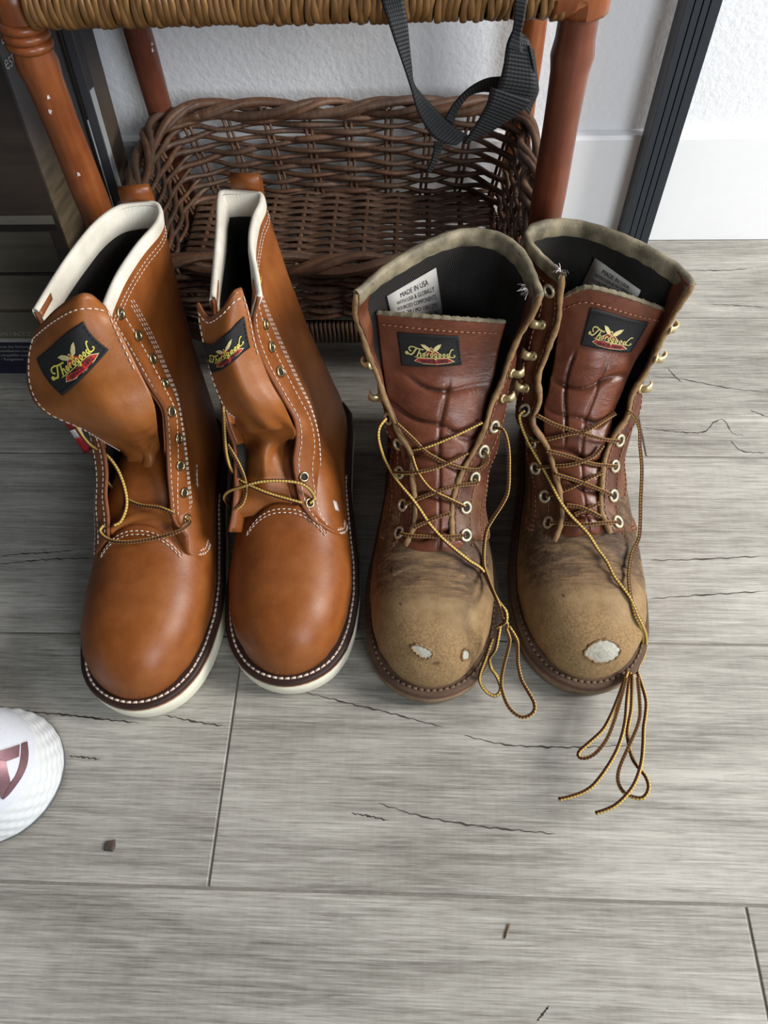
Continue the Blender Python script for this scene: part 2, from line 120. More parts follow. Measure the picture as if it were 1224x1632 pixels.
0.14516,0.37062,0.12792]],[[0.10064,0.36658,0.12627],[0.10677,0.36521,0.1259],[0.11345,0.36441,0.12439],[0.12121,0.36253,0.12288],[0.12853,0.36009,0.12212],[0.13448,0.35926,0.12042],[0.14002,0.35962,0.11795],[0.14511,0.35968,0.11685],[
0.14976,0.35993,0.11599],[0.15395,0.36064,0.11462],[0.15775,0.36104,0.11376]],[[0.09042,0.37901,0.12154],[0.09681,0.37803,0.12424],[0.10326,0.3768,0.12764],[0.11049,0.37651,0.13114],[0.11794,0.37693,0.1339],[0.12512,0.37704,0.13582],[
0.13195,0.37785,0.13754],[0.13834,0.381,0.13922],[0.14461,0.38578,0.1395],[0.15031,0.39023,0.13895],[0.15518,0.39309,0.14]],[[0.09348,0.38961,0.14143],[0.09955,0.38654,0.13999],[0.10563,0.38377,0.13858],[0.11155,0.38165,0.13754],[
0.11773,0.37966,0.13674],[0.12474,0.37736,0.1361],[0.13204,0.37515,0.13546],[0.1396,0.37354,0.13408],[0.14703,0.37303,0.132],[0.15338,0.37386,0.12993],[0.15909,0.37441,0.12879]],[[0.11724,0.33226,0.10065],[0.12296,0.33114,0.10128],[
0.12901,0.32943,0.10157],[0.13621,0.32619,0.10052],[0.14382,0.32257,0.09886]],[[0.12363,0.32595,0.09686],[0.1297,0.32767,0.09948],[0.13532,0.32942,0.10168],[0.13972,0.33128,0.10269],[0.14368,0.33308,0.10344]],[[0.08502,0.397,0.13878],[
0.08249,0.39605,0.1374],[0.0808,0.39462,0.13544],[0.08131,0.39172,0.13218],[0.08327,0.38804,0.1278],[0.08646,0.38347,0.12244],[0.09038,0.37784,0.11734],[0.09466,0.37136,0.11327],[0.09897,0.36492,0.10949],[0.10245,0.35888,0.10664],[
0.10539,0.3516,0.10571],[0.10817,0.34281,0.10571],[0.11162,0.33541,0.10386],[0.11586,0.32961,0.10094],[0.12093,0.32439,0.0974],[0.12738,0.31879,0.09392],[0.13358,0.31291,0.09091],[0.13834,0.30794,0.08651],[0.14253,0.30343,0.08199],[
0.14625,0.29875,0.0797],[0.14932,0.29355,0.07863],[0.15153,0.28792,0.07736],[0.15428,0.28192,0.07559],[0.15923,0.27477,0.07364],[0.1643,0.26739,0.07134],[0.16769,0.26053,0.06839],[0.17064,0.25416,0.06476],[0.17514,0.2499,0.05759],[
0.18175,0.24972,0.04104],[0.18683,0.24948,0.02214],[0.18725,0.24508,0.01277],[0.18433,0.23942,0.00928],[0.18064,0.23399,0.00619]],[[0.16251,0.39137,0.14506],[0.16474,0.39103,0.1444],[0.1677,0.39125,0.1415],[0.17164,0.38953,0.13627],[
0.17461,0.38545,0.13168],[0.17518,0.3803,0.12826],[0.17509,0.37394,0.12478],[0.17586,0.36645,0.12047],[0.17667,0.35802,0.11475],[0.1767,0.34791,0.10721],[0.17657,0.3372,0.09873],[0.17692,0.326,0.08974],[0.17674,0.3163,0.08152],[
0.1744,0.31066,0.07703],[0.17116,0.30527,0.07557],[0.16885,0.29819,0.07457],[0.16718,0.29149,0.07371],[0.166,0.28602,0.07332],[0.16521,0.28052,0.07336],[0.1649,0.27458,0.07299],[0.16537,0.26843,0.07146],[0.16665,0.26109,0.06858],[
0.16858,0.25389,0.06526],[0.17266,0.24991,0.05927],[0.1792,0.25014,0.04362],[0.18429,0.24989,0.02347],[0.18507,0.2455,0.01163],[0.18241,0.23957,0.00675],[0.17882,0.23358,0.00297]],[[0.17553,0.23431,0.00651],[0.17735,0.2322,0.00666],[
0.17902,0.23101,0.00686],[0.18059,0.23258,0.00758],[0.18148,0.2351,0.00755],[0.18023,0.23709,0.00673],[0.17809,0.23767,0.00636],[0.17624,0.23568,0.00545],[0.17537,0.23301,0.00428],[0.17679,0.23096,0.0039],[0.17897,0.22897,0.00377]],[
[0.16655,0.22321,0.02926],[0.16047,0.21023,0.03057],[0.15416,0.19763,0.03224],[0.14809,0.18617,0.03203],[0.14148,0.17625,0.03021],[0.13179,0.16796,0.02693],[0.12379,0.16171,0.02378],[0.12266,0.15826,0.0227],[0.12479,0.15682,0.02307],[
0.12866,0.15686,0.02425],[0.13373,0.159,0.02607],[0.13903,0.16378,0.02829],[0.14453,0.17108,0.03034],[0.14971,0.18148,0.03228],[0.15473,0.19332,0.03343],[0.15959,0.20501,0.03229],[0.1644,0.21701,0.03058]],[[0.16866,0.22261,0.02823],[
0.16527,0.21001,0.0297],[0.16204,0.19812,0.03131],[0.15977,0.1882,0.03226],[0.15712,0.1787,0.03265],[0.15305,0.1683,0.03264],[0.14735,0.15757,0.03253],[0.13919,0.14623,0.03064],[0.13082,0.13688,0.02756],[0.12399,0.1323,0.02555],[
0.11756,0.12983,0.02422],[0.11124,0.12813,0.023],[0.10503,0.127,0.0217]],[[0.16992,0.22048,0.02981],[0.16711,0.20503,0.03065],[0.16421,0.19111,0.03189],[0.16101,0.18155,0.03229],[0.15887,0.17331,0.03185],[0.15899,0.1634,0.03111],[
0.16045,0.15418,0.03107],[0.16351,0.14764,0.03251],[0.16638,0.14228,0.0345],[0.16743,0.13735,0.03587],[0.16711,0.13311,0.03648],[0.16507,0.12902,0.03594],[0.1617,0.12651,0.03467],[0.15646,0.12722,0.03326],[0.15134,0.12983,0.03203],[
0.14851,0.13372,0.03142],[0.14739,0.13865,0.03117],[0.14812,0.14377,0.03101],[0.15082,0.15035,0.03102],[0.15626,0.1601,0.0322],[0.16217,0.17048,0.03376],[0.16649,0.17854,0.03416],[0.16973,0.18762,0.03406],[0.17156,0.20147,0.03309],[
0.17289,0.21731,0.03158]],[[0.17418,0.22228,0.02938],[0.17551,0.20948,0.03201],[0.17597,0.19752,0.03394],[0.17383,0.18728,0.03438],[0.17073,0.17695,0.03473],[0.16837,0.16489,0.03518],[0.16541,0.15302,0.03592],[0.16125,0.1428,0.0368],[
0.15598,0.13393,0.03732],[0.1492,0.1265,0.03645],[0.14214,0.12102,0.03414],[0.13554,0.11829,0.03179],[0.12893,0.11655,0.02943]]]},"emblem":[{"a":[[-0.29081,0.15475,0.04014],[-0.28995,0.15267,0.04007],[-0.28916,0.15065,0.03983],[
-0.28845,0.14864,0.03954],[-0.28786,0.14662,0.03929],[-0.28739,0.14458,0.03908],[-0.28702,0.14254,0.03887],[-0.28676,0.14049,0.03871],[-0.28665,0.13843,0.0386],[-0.28667,0.13632,0.03859],[-0.28683,0.13419,0.03864],[-0.28711,0.13208,0.03873],[
-0.2875,0.13003,0.03884],[-0.28801,0.12803,0.039],[-0.28864,0.12607,0.03923],[-0.28934,0.12418,0.03945],[-0.29007,0.1224,0.0396],[-0.29082,0.12069,0.03969],[-0.2916,0.11906,0.03975],[-0.2924,0.11755,0.0398],[-0.29318,0.11621,0.03985],[
-0.29391,0.1151,0.03997],[-0.2946,0.11417,0.04014],[-0.29529,0.11332,0.04032],[-0.296,0.11244,0.04046]],"b":[[-0.29232,0.15207,0.04448],[-0.29168,0.14989,0.04457],[-0.29109,0.14774,0.04454],[-0.29059,0.14563,0.04443],[-0.29018,0.14355,0.04429],[
-0.28986,0.14146,0.04414],[-0.28962,0.13937,0.04395],[-0.28948,0.13734,0.04376],[-0.28945,0.1354,0.04359],[-0.28955,0.13353,0.04348],[-0.28974,0.13171,0.04341],[-0.29002,0.13,0.04339],[-0.29034,0.12845,0.04339],[-0.29072,0.12711,0.04348],[
-0.29116,0.12595,0.04366],[-0.29162,0.12483,0.04385],[-0.29208,0.12363,0.04393],[-0.29253,0.12233,0.04388],[-0.293,0.121,0.04374],[-0.29349,0.11964,0.04352],[-0.294,0.11827,0.04321],[-0.29451,0.11689,0.04281],[-0.29505,0.11548,0.0423],[
-0.2956,0.11408,0.04172],[-0.2962,0.11269,0.04109]],"f":false},{"a":[[-0.29978,0.14254,0.05776],[-0.29882,0.1435,0.05644],[-0.29787,0.14447,0.05508],[-0.29694,0.14546,0.05368],[-0.29604,0.14648,0.05222],[-0.29518,0.14752,0.05074],[
-0.29436,0.1486,0.04918],[-0.29356,0.14969,0.04759],[-0.2928,0.15082,0.04588]],"b":[[-0.29852,0.13674,0.05652],[-0.29778,0.13661,0.0556],[-0.29707,0.1364,0.0547],[-0.29632,0.13635,0.05372],[-0.29543,0.1367,0.05255],[-0.29435,0.1376,0.05112],[
-0.29317,0.13892,0.04942],[-0.29196,0.14042,0.04758],[-0.29083,0.14189,0.04563]],"f":false},{"a":[[-0.29844,0.13628,0.05639],[-0.29813,0.13452,0.05586],[-0.29785,0.13278,0.05528],[-0.2976,0.13105,0.05465],[-0.29738,0.1293,0.05393],[
-0.2972,0.12751,0.05312],[-0.29705,0.12571,0.05224],[-0.29693,0.12392,0.05128],[-0.29685,0.12216,0.05023],[-0.29681,0.12033,0.04903],[-0.2968,0.11847,0.04771],[-0.29684,0.11676,0.04635],[-0.29687,0.11538,0.04513],[-0.29684,0.11446,0.04419],[
-0.29678,0.11386,0.04344],[-0.2967,0.11339,0.04277],[-0.29664,0.11286,0.04204]],"b":[[-0.29543,0.13621,0.05253],[-0.29502,0.13479,0.05186],[-0.29463,0.13339,0.05116],[-0.29426,0.13197,0.05038],[-0.29389,0.13049,0.04949],[-0.29342,0.12889,0.04834],[
-0.29291,0.12721,0.04699],[-0.29253,0.12556,0.04565],[-0.29239,0.12403,0.04463],[-0.29257,0.12268,0.04413],[-0.29296,0.12145,0.04398],[-0.29346,0.12023,0.04393],[-0.29396,0.11894,0.04374],[-0.29446,0.11753,0.04333],[-0.295,0.11607,0.04282],[
-0.29558,0.11459,0.04224],[-0.29619,0.11314,0.04161]],"f":true}],"chip":[[[-0.26575,0.5324,0.3186],[0.45377,-0.89058,-0.03112],0.0018],[[-0.26851,0.53214,0.30839],[0.15642,-0.98754,-0.01721],0.002],[[-0.26645,0.53231,0.25887],[
0.15641,-0.98754,0.01751],0.002],[[-0.25786,0.75963,0.24746],[0.89091,-0.45395,0.01441],0.0016],[[-0.25847,0.75834,0.24242],[0.89099,-0.45398,0.00641],0.0022]],"crack":[[[-0.0916,0.2113,0.0],[-0.0521,0.2021,0.0],[-0.0252,0.1964,0.0],[
0.0018,0.1898,0.0],[0.0214,0.1852,0.0]],[[0.0392,0.1786,0.0],[0.0686,0.1723,0.0],[0.096,0.171,0.0],[0.1263,0.1712,0.0],[0.1664,0.1736,0.0]],[[-0.3433,0.1937,0.0],[-0.3178,0.19,0.0],[-0.2883,0.188,0.0],[-0.2568,0.1856,0.0]],[[-0.204,0.1894,0.0],[
-0.1788,0.1848,0.0],[-0.1521,0.1813,0.0]],[[-0.2748,0.1549,0.0],[-0.2634,0.1542,0.0],[-0.2489,0.153,0.0]],[[-0.3883,0.3356,0.0],[-0.3712,0.3385,0.0],[-0.3478,0.3402,0.0],[-0.3193,0.3433,0.0]],[[-0.3858,0.3276,0.0],[-0.3686,0.3298,0.0],[
-0.3376,0.3336,0.0],[-0.2983,0.3355,0.0]],[[0.2102,0.3403,0.0],[0.246,0.3415,0.0],[0.3157,0.3464,0.0]],[[0.2046,0.3019,0.0],[0.2282,0.3042,0.0],[0.3072,0.311,0.0]],[[0.248,0.5642,0.0],[0.2762,0.5607,0.0],[0.3255,0.5476,0.0],[0.3628,0.5425,0.0]],[
[0.2663,0.5751,0.0],[0.2716,0.5642,0.0],[0.2772,0.5553,0.0]],[[0.227,0.4947,0.0],[0.2518,0.49,0.0],[0.2851,0.4886,0.0],[0.2995,0.5017,0.0],[0.31,0.5042,0.0],[0.3146,0.488,0.0],[0.325,0.4848,0.0]],[[0.3392,0.5177,0.0],[0.3546,0.5086,0.0]],[
[0.3107,0.4783,0.0],[0.3194,0.4651,0.0],[0.3437,0.4629,0.0]],[[0.3093,0.7332,0.0],[0.36,0.7329,0.0],[0.3921,0.7371,0.0]],[[0.3304,0.6751,0.0],[0.3634,0.6729,0.0],[0.3933,0.6697,0.0]],[[-0.0272,0.1255,0.0],[0.0038,0.1173,0.0],[0.0394,0.1121,0.0],[
0.07,0.1094,0.0],[0.1044,0.1073,0.0]],[[-0.0474,0.1178,0.0],[-0.033,0.1159,0.0],[-0.0188,0.1132,0.0]],[[0.0821,-0.0081,0.0],[0.0875,-0.0027,0.0],[0.0906,0.0005,0.0]],[[-0.2889,0.1885,0.0],[-0.2561,0.1851,0.0],[-0.2239,0.1827,0.0]]],"strap":[{"n":"strap_band","a":[[-0.0262,0.556,0.3985],[
-0.0262,0.542,0.4],[-0.0262,0.527,0.396],[-0.0262,0.5205,0.384],[-0.0217,0.514,0.373],[-0.0171,0.512,0.3604],[-0.0114,0.511,0.3447],[-0.0069,0.51,0.3313],[-0.0021,0.509,0.3162],[0.0054,0.508,0.3036],[0.012,0.507,0.298],[0.0196,0.506,0.2957],[
0.0251,0.506,0.295]],"b":[[-0.0117,0.556,0.3985],[-0.0117,0.542,0.4],[-0.0117,0.527,0.396],[-0.0117,0.5205,0.384],[-0.0098,0.518,0.3719],[-0.0084,0.516,0.3583],[-0.0072,0.515,0.3456],[-0.0059,0.514,0.3342],[0.0009,0.513,0.3265],[
0.0115,0.512,0.3164],[0.0224,0.511,0.3066],[0.0313,0.51,0.301],[0.0335,0.51,0.2999]]},{"n":"strap_loop","a":[[0.0169,0.509,0.3122],[0.0219,0.514,0.3184],[0.0289,0.516,0.3255],[0.0367,0.515,0.3321],[0.0443,0.512,0.337],[0.0529,0.508,0.3399]],"b":[[0.0224,0.512,0.3071],[
0.0264,0.517,0.3146],[0.0324,0.519,0.3218],[0.0404,0.518,0.3253],[0.0469,0.515,0.3268],[0.0521,0.511,0.3299]]},{"n":"strap_band","a":[[0.0449,0.502,0.3377],[0.0437,0.502,0.3277],[0.0404,0.503,0.3189],[0.0359,0.504,0.3089],[0.0297,0.505,0.2978]],"b":[[0.0731,0.503,0.3278],[
0.0678,0.503,0.3217],[0.0594,0.504,0.3144],[0.0487,0.505,0.3065],[0.0314,0.506,0.2972]]},{"n":"strap_knot","a":[[0.0563,0.509,0.3686],[0.053,0.505,0.3616],[0.0521,0.503,0.3506],[0.0505,0.502,0.3415],[0.0474,0.503,0.3322]],"b":[[0.0632,0.511,0.3636],[
0.0681,0.507,0.3604],[0.0714,0.505,0.3493],[0.0751,0.504,0.3362],[0.0735,0.505,0.3257]]},{"n":"strap_band","a":[[0.0569,0.556,0.3985],[0.0569,0.542,0.4],[0.0569,0.527,0.396],[0.0569,0.5205,0.384],[0.057,0.511,0.3739],[0.0559,0.507,0.3669],[
0.0529,0.502,0.3612]],"b":[[0.0646,0.556,0.3985],[0.0646,0.542,0.4],[0.0646,0.527,0.396],[0.0646,0.5205,0.384],[0.0631,0.509,0.3746],[0.0616,0.505,0.3659],[0.0626,0.5,0.3588]]},{"n":"strap_fold","a":[[0.0664,0.504,0.3609],[
0.0701,0.503,0.3503],[0.0728,0.504,0.3382],[0.0709,0.506,0.3272],[0.0682,0.507,0.3205]],"b":[[0.0707,0.514,0.3534],[0.0761,0.513,0.3335],[0.0773,0.514,0.3269],[0.0752,0.516,0.3176],[0.0738,0.517,0.3105]]},{"n":"strap_tail","a":[[0.0094,0.509,0.2968],[
0.0085,0.509,0.2871],[0.0065,0.509,0.28],[0.0043,0.509,0.2752]],"b":[[0.0155,0.512,0.2933],[0.0135,0.512,0.2852],[0.011,0.512,0.2781],[0.0072,0.512,0.2719]]}],"extra":{"flag":[[-0.2616,0.352,0.1883],[-0.2519,0.352,0.1904],[
-0.2634,0.366,0.1249],[-0.2715,0.366,0.1198]],"sidetag":[[-0.06925,0.3445,0.08645],[-0.06666,0.34605,0.08138],[-0.06463,0.34028,0.07592],[-0.06721,0.3386,0.08131]]}}}''')

# ---------------------------------------------------------------- mesh helpers
rng = np.random.default_rng(7)
def A(x): return np.asarray(x, float)
def nrm(v): v = A(v); return v/(np.linalg.norm(v, axis=-1, keepdims=True)+1e-12)
def dense(P, k=12, closed=False):
    P = A(P); n = len(P); out = []
    for i in range(n if closed else n-1):
        if closed: a, b, c, d = P[i-1], P[i], P[(i+1) % n], P[(i+2) % n]
        else:
            b, c = P[i], P[i+1]
            a = P[i-1] if i else 2*b-c
            d = P[i+2] if i+2 < n else 2*c-b
        t = np.linspace(0, 1, k, endpoint=False)[:, None]
        out.append(.5*(2*b+(c-a)*t+(2*a-5*b+4*c-d)*t**2+(-a+3*b-3*c+d)*t**3))
    out = np.concatenate(out)
    return out if closed else np.r_[out, P[-1:]]
def arc(P, n, closed=False):
    P = A(P)
    if closed: P = np.r_[P, P[:1]]
    s = np.r_[0, np.cumsum(np.linalg.norm(np.diff(P, axis=0), axis=1))]
    t = np.linspace(0, s[-1], n+1)[:-1] if closed else np.linspace(0, s[-1], n)
    return np.stack([np.interp(t, s, P[:, k]) for k in range(P.shape[1])], 1)
def cr(P, n, closed=False): return arc(dense(P, 12, closed), n, closed)
def cru(P, n):                                     # keeps the parameter uniform per control point
    P = A(P); d = dense(P.reshape(len(P), -1), 16)
    t = np.linspace(0, len(d)-1, n)
    return np.stack([np.interp(t, np.arange(len(d)), d[:, k]) for k in range(d.shape[1])], 1).reshape((n,)+P.shape[1:])
def sst(x): x = np.clip(x, 0, 1); return x*x*(3-2*x)

class MB:
    def __init__(s): s.V = []; s.F = []; s.U = []; s.n = 0
    def add(s, V, F, U=None):
        V = A(V); s.V.append(V); s.F += [tuple(int(i)+s.n for i in f) for f in F]
        s.U.append(A(U) if U is not None else np.zeros((len(V), 2))); s.n += len(V); return s
    def grid(s, P, flip=False, closed_u=False, closed_v=False, U=None):
        P = A(P); nv, nu = P.shape[:2]
        F = []
        for i in range(nv if closed_v else nv-1):
            for j in range(nu if closed_u else nu-1):
                a, b, c, d = i*nu+j, i*nu+(j+1) % nu, ((i+1) % nv)*nu+(j+1) % nu, ((i+1) % nv)*nu+j
                F.append((d, c, b, a) if flip else (a, b, c, d))
        if U is None:
            vv, uu = np.meshgrid(np.linspace(0, 1, nv), np.linspace(0, 1, nu), indexing='ij'); U = np.stack([uu, vv], -1)
        return s.add(P.reshape(-1, 3), F, A(U).reshape(-1, 2))
    def tube(s, P, r, n=8, closed=False, cap=True, twist=0):
        P = A(P); N = len(P); r = np.broadcast_to(A(r), (N,))
        T = nrm(np.gradient(P, axis=0)) if not closed else nrm(np.roll(P, -1, 0)-np.roll(P, 1, 0))
        x = np.cross(T[0], [0, 0, 1.]);  x = np.cross(T[0], [0, 1., 0]) if np.linalg.norm(x) < .1 else x
        X = np.zeros((N, 3)); x = nrm(x)
        for i in range(N):
            x = nrm(x-T[i]*(x@T[i])); X[i] = x
        Y = np.cross(T, X)
        L = np.r_[0, np.cumsum(np.linalg.norm(np.diff(P, axis=0), axis=1))]
        a = np.linspace(0, 2*np.pi, n+1)
        G = P[:, None]+r[:, None, None]*(np.cos(a)[None, :, None]*X[:, None]+np.sin(a)[None, :, None]*Y[:, None])
        U = np.stack([np.broadcast_to(a/(2*np.pi), (N, n+1)), np.broadcast_to(L[:, None], (N, n+1))], -1)
        base = s.n
        s.grid(G, closed_v=closed, U=U)
        if cap and not closed:
            s.F.append(tuple(base+j for j in range(n))[::-1]); s.F.append(tuple(base+(N-1)*(n+1)+j for j in range(n)))
        return s
    def box(s, lo, hi, R=None, o=None):
        lo, hi = A(lo), A(hi)
        V = A([[x, y, z] for z in (lo[2], hi[2]) for y in (lo[1], hi[1]) for x in (lo[0], hi[0])])
        if R is not None: V = V@A(R).T
        if o is not None: V = V+A(o)
        return s.add(V, [(0, 2, 3, 1), (4, 5, 7, 6), (0, 1, 5, 4), (2, 6, 7, 3), (0, 4, 6, 2), (1, 3, 7, 5)])
    def ring(s, c, nn, R, r, n=14, m=6):            # torus around axis nn
        nn = nrm(nn); x = nrm(np.cross(nn, [.3, .2, .9])); y = np.cross(nn, x)
        a = np.linspace(0, 2*np.pi, n, endpoint=False)
        b = np.linspace(0, 2*np.pi, m, endpoint=False)
        d = np.cos(a)[:, None]*x+np.sin(a)[:, None]*y
        P = A(c)+d[:, None]*(R+r*np.cos(b))[None, :, None]+nn*(r*np.sin(b))[None, :, None]
        return s.grid(P, closed_u=True, closed_v=True, flip=True)

def obj(name, mb, mat, parent=None, smooth=True, attr=None, kind=None, label=None, solid=None, bevel=None, share=None):
    if share is None:
        V = np.concatenate(mb.V) if mb.V else np.zeros((0, 3)); U = np.concatenate(mb.U)
        org = world_loc(parent) if parent is not None else np.zeros(3)
        me = bpy.data.meshes.new(name)
        me.from_pydata((V-org).tolist(), [], mb.F)
        uv = me.uv_layers.new(name='UVMap')
        li = np.zeros(len(me.loops), dtype=np.int32); me.loops.foreach_get('vertex_index', li)
        uv.data.foreach_set('uv', U[li].astype(np.float32).ravel())
        if smooth: me.polygons.foreach_set('use_smooth', [True]*len(me.polygons))
        for mm in (mat if isinstance(mat, list) else [mat]): me.materials.append(mm)
        if attr is not None:
            at = me.attributes.new('crease', 'FLOAT', 'POINT'); at.data.foreach_set('value', A(attr).ravel().astype(np.float32))
        me.update()
    else: me = share
    o = bpy.data.objects.new(name, me); COL.objects.link(o)
    if parent is not None: o.parent = parent
    if kind: o['kind'] = kind
    if label: o['label'] = label
    if solid:
        md = o.modifiers.new('thickness', 'SOLIDIFY'); md.thickness = solid; md.offset = -1
    if bevel:
        md = o.modifiers.new('bevel', 'BEVEL'); md.width = bevel; md.segments = 2; md.limit_method = 'ANGLE'
    return o
def world_loc(o):
    p = np.zeros(3)
    while o is not None: p = p+A(o.location); o = o.parent
    return p
def empty(name, loc, label=None, cat=None, group=None):
    o = bpy.data.objects.new(name, None); o.empty_display_size = .02; COL.objects.link(o); o.location = loc
    if label: o['label'] = label
    if cat: o['category'] = cat
    if group: o['group'] = group
    return o
def tag(o, label=None, cat=None, group=None, kind=None):
    for k, v in (('label', label), ('category', cat), ('group', group), ('kind', kind)):
        if v: o[k] = v
    return o

# ---------------------------------------------------------------- materials
def lin(r, g, b):
    f = lambda c: (c/255/12.92 if c <= 10 else ((c/255+.055)/1.055)**2.4)
    return (f(r), f(g), f(b), 1)
class NT:
    def __init__(s, name):
        s.m = bpy.data.materials.new(name); s.m.use_nodes = True; s.t = s.m.node_tree; s.b = s.t.nodes['Principled BSDF']
    def n(s, typ, **kw):
        nd = s.t.nodes.new(typ)
        for k, v in kw.items():
            if isinstance(v, tuple) and k.startswith('i_'): pass
            setattr(nd, k, v)
        return nd
    def put(s, sock, v):
        if hasattr(v, 'is_output') or isinstance(v, bpy.types.NodeSocket): s.t.links.new(v, sock)
        else: sock.default_value = v
    def coord(s, kind='Object', scale=(1, 1, 1), loc=(0, 0, 0), rot=(0, 0, 0)):
        c = s.n('ShaderNodeTexCoord'); mp = s.n('ShaderNodeMapping')
        s.t.links.new(c.outputs[kind], mp.inputs['Vector'])
        mp.inputs['Scale'].default_value = scale; mp.inputs['Location'].default_value = loc; mp.inputs['Rotation'].default_value = rot
        return mp.outputs[0]
    def noise(s, vec, scale, detail=4, rough=.55, dist=0):
        n = s.n('ShaderNodeTexNoise'); s.put(n.inputs['Vector'], vec); n.inputs['Scale'].default_value = scale
        n.inputs['Detail'].default_value = detail; n.inputs['Roughness'].default_value = rough; n.inputs['Distortion'].default_value = dist
        return n.outputs[0]
    def math(s, op, a, b=0., c=0., clamp=False):
        n = s.n('ShaderNodeMath', operation=op); n.use_clamp = clamp
        s.put(n.inputs[0], a); s.put(n.inputs[1], b); s.put(n.inputs[2], c); return n.outputs[0]
    def ramp(s, f, stops):
        n = s.n('ShaderNodeValToRGB'); s.put(n.inputs[0], f); e = n.color_ramp.elements
        while len(e) < len(stops): e.new(.5)
        for k, (p, c) in enumerate(stops):
            e[k].position = p; e[k].color = c if len(c) == 4 else tuple(c)+(1,)
        return n.outputs[0]
    def rampv(s, f, stops): return s.ramp(f, [(p, (v, v, v, 1)) for p, v in stops])
    def mix(s, f, a, b, mode='MIX'):
        n = s.n('ShaderNodeMix', data_type='RGBA', blend_type=mode)
        s.put(n.inputs[0], f); s.put(n.inputs[6], a); s.put(n.inputs[7], b); return n.outputs[2]
    def sep(s, vec):
        n = s.n('ShaderNodeSeparateXYZ'); s.put(n.inputs[0], vec); return n.outputs
    def bump(s, h, strength=.3, dist=.001, prev=None):
        n = s.n('ShaderNodeBump'); s.put(n.inputs['Height'], h); n.inputs['Strength'].default_value = strength
        n.inputs['Distance'].default_value = dist
        if prev is not None: s.put(n.inputs['Normal'], prev)
        return n.outputs[0]
    def out(s, col=None, rough=None, normal=None, metal=None, spec=None, sheen=None, coat=None):
        for k, v in (('Base Color', col), ('Roughness', rough), ('Normal', normal), ('Metallic', metal), ('Specular IOR Level', spec), ('Sheen Weight', sheen), ('Coat Weight', coat)):
            if v is not None: s.put(s.b.inputs[k], v)
        return s.m
def plain(name, c, rough=.6, metal=0., nscale=300, amt=.25, bump=.15, spec=.4):
    t = NT(name); v = t.coord(); n = t.noise(v, nscale, 3); n2 = t.noise(v, nscale*.12, 3)
    f = t.math('ADD', t.math('MULTIPLY', n, .5), t.math('MULTIPLY', n2, .5))
    d = tuple(x*(1-amt) for x in c[:3])+(1,); l = tuple(min(1, x*(1+amt)) for x in c[:3])+(1,)
    return t.out(t.ramp(f, [(.3, d), (.7, l)]), rough, t.bump(n, bump, .0006), metal, spec)

def leather(name, base, dark, light, rough=.42, grain=900, bump=.22, crease=0, wear=None, dirt_shade=None):
    t = NT(name); v = t.coord()
    n1 = t.noise(v, 14, 5, .6, .6); n2 = t.noise(v, 70, 4); f = t.math('ADD', t.math('MULTIPLY', n1, .65), t.math('MULTIPLY', n2, .35))
    col = t.ramp(f, [(.32, dark), (.5, base), (.70, light)])
    sc = t.noise(t.coord(scale=(1, .35, 1), rot=(0, 0, .5)), 160, 2, .5, 2.)
    col = t.mix(t.rampv(sc, [(.62, 0.), (.68, .16)]), col, light)
    if wear:
        z = t.sep(v)[2]; wn = t.noise(v, 40, 5, .65, 1.); ws = t.noise(t.coord(scale=(1, .5, .4)), 210, 4, .6, 1.)
        k = t.math('ADD', t.math('MULTIPLY', z, -6.2), t.math('ADD', t.math('MULTIPLY', wn, .9), t.math('MULTIPLY', ws, .45)))
        col = t.mix(t.rampv(k, [(.0, .0), (.34, .85)]), col, wear)
    if dirt_shade:
        an = t.n('ShaderNodeAttribute', attribute_name='crease'); col = t.mix(t.math('MULTIPLY', an.outputs['Fac'], .8), col, dirt_shade)  # dark crease lines: dirt, plus crease shading put into the colour
    vor = t.n('ShaderNodeTexVoronoi'); t.put(vor.inputs['Vector'], v); vor.inputs['Scale'].default_value = grain
    b = t.bump(vor.outputs[0], bump*.35, .0005)
    b = t.bump(n2, bump, .0012, b)
    if crease:
        cz = t.noise(t.coord(scale=(.25, 1, 1)), 120, 4, .6, 1.2)
        b = t.bump(t.math('ABSOLUTE', t.math('SUBTRACT', cz, .5)), crease, .003, b)
    r = t.math('ADD', t.math('MULTIPLY', n2, .25), rough-.12)
    return t.out(col, r, b, spec=.42)

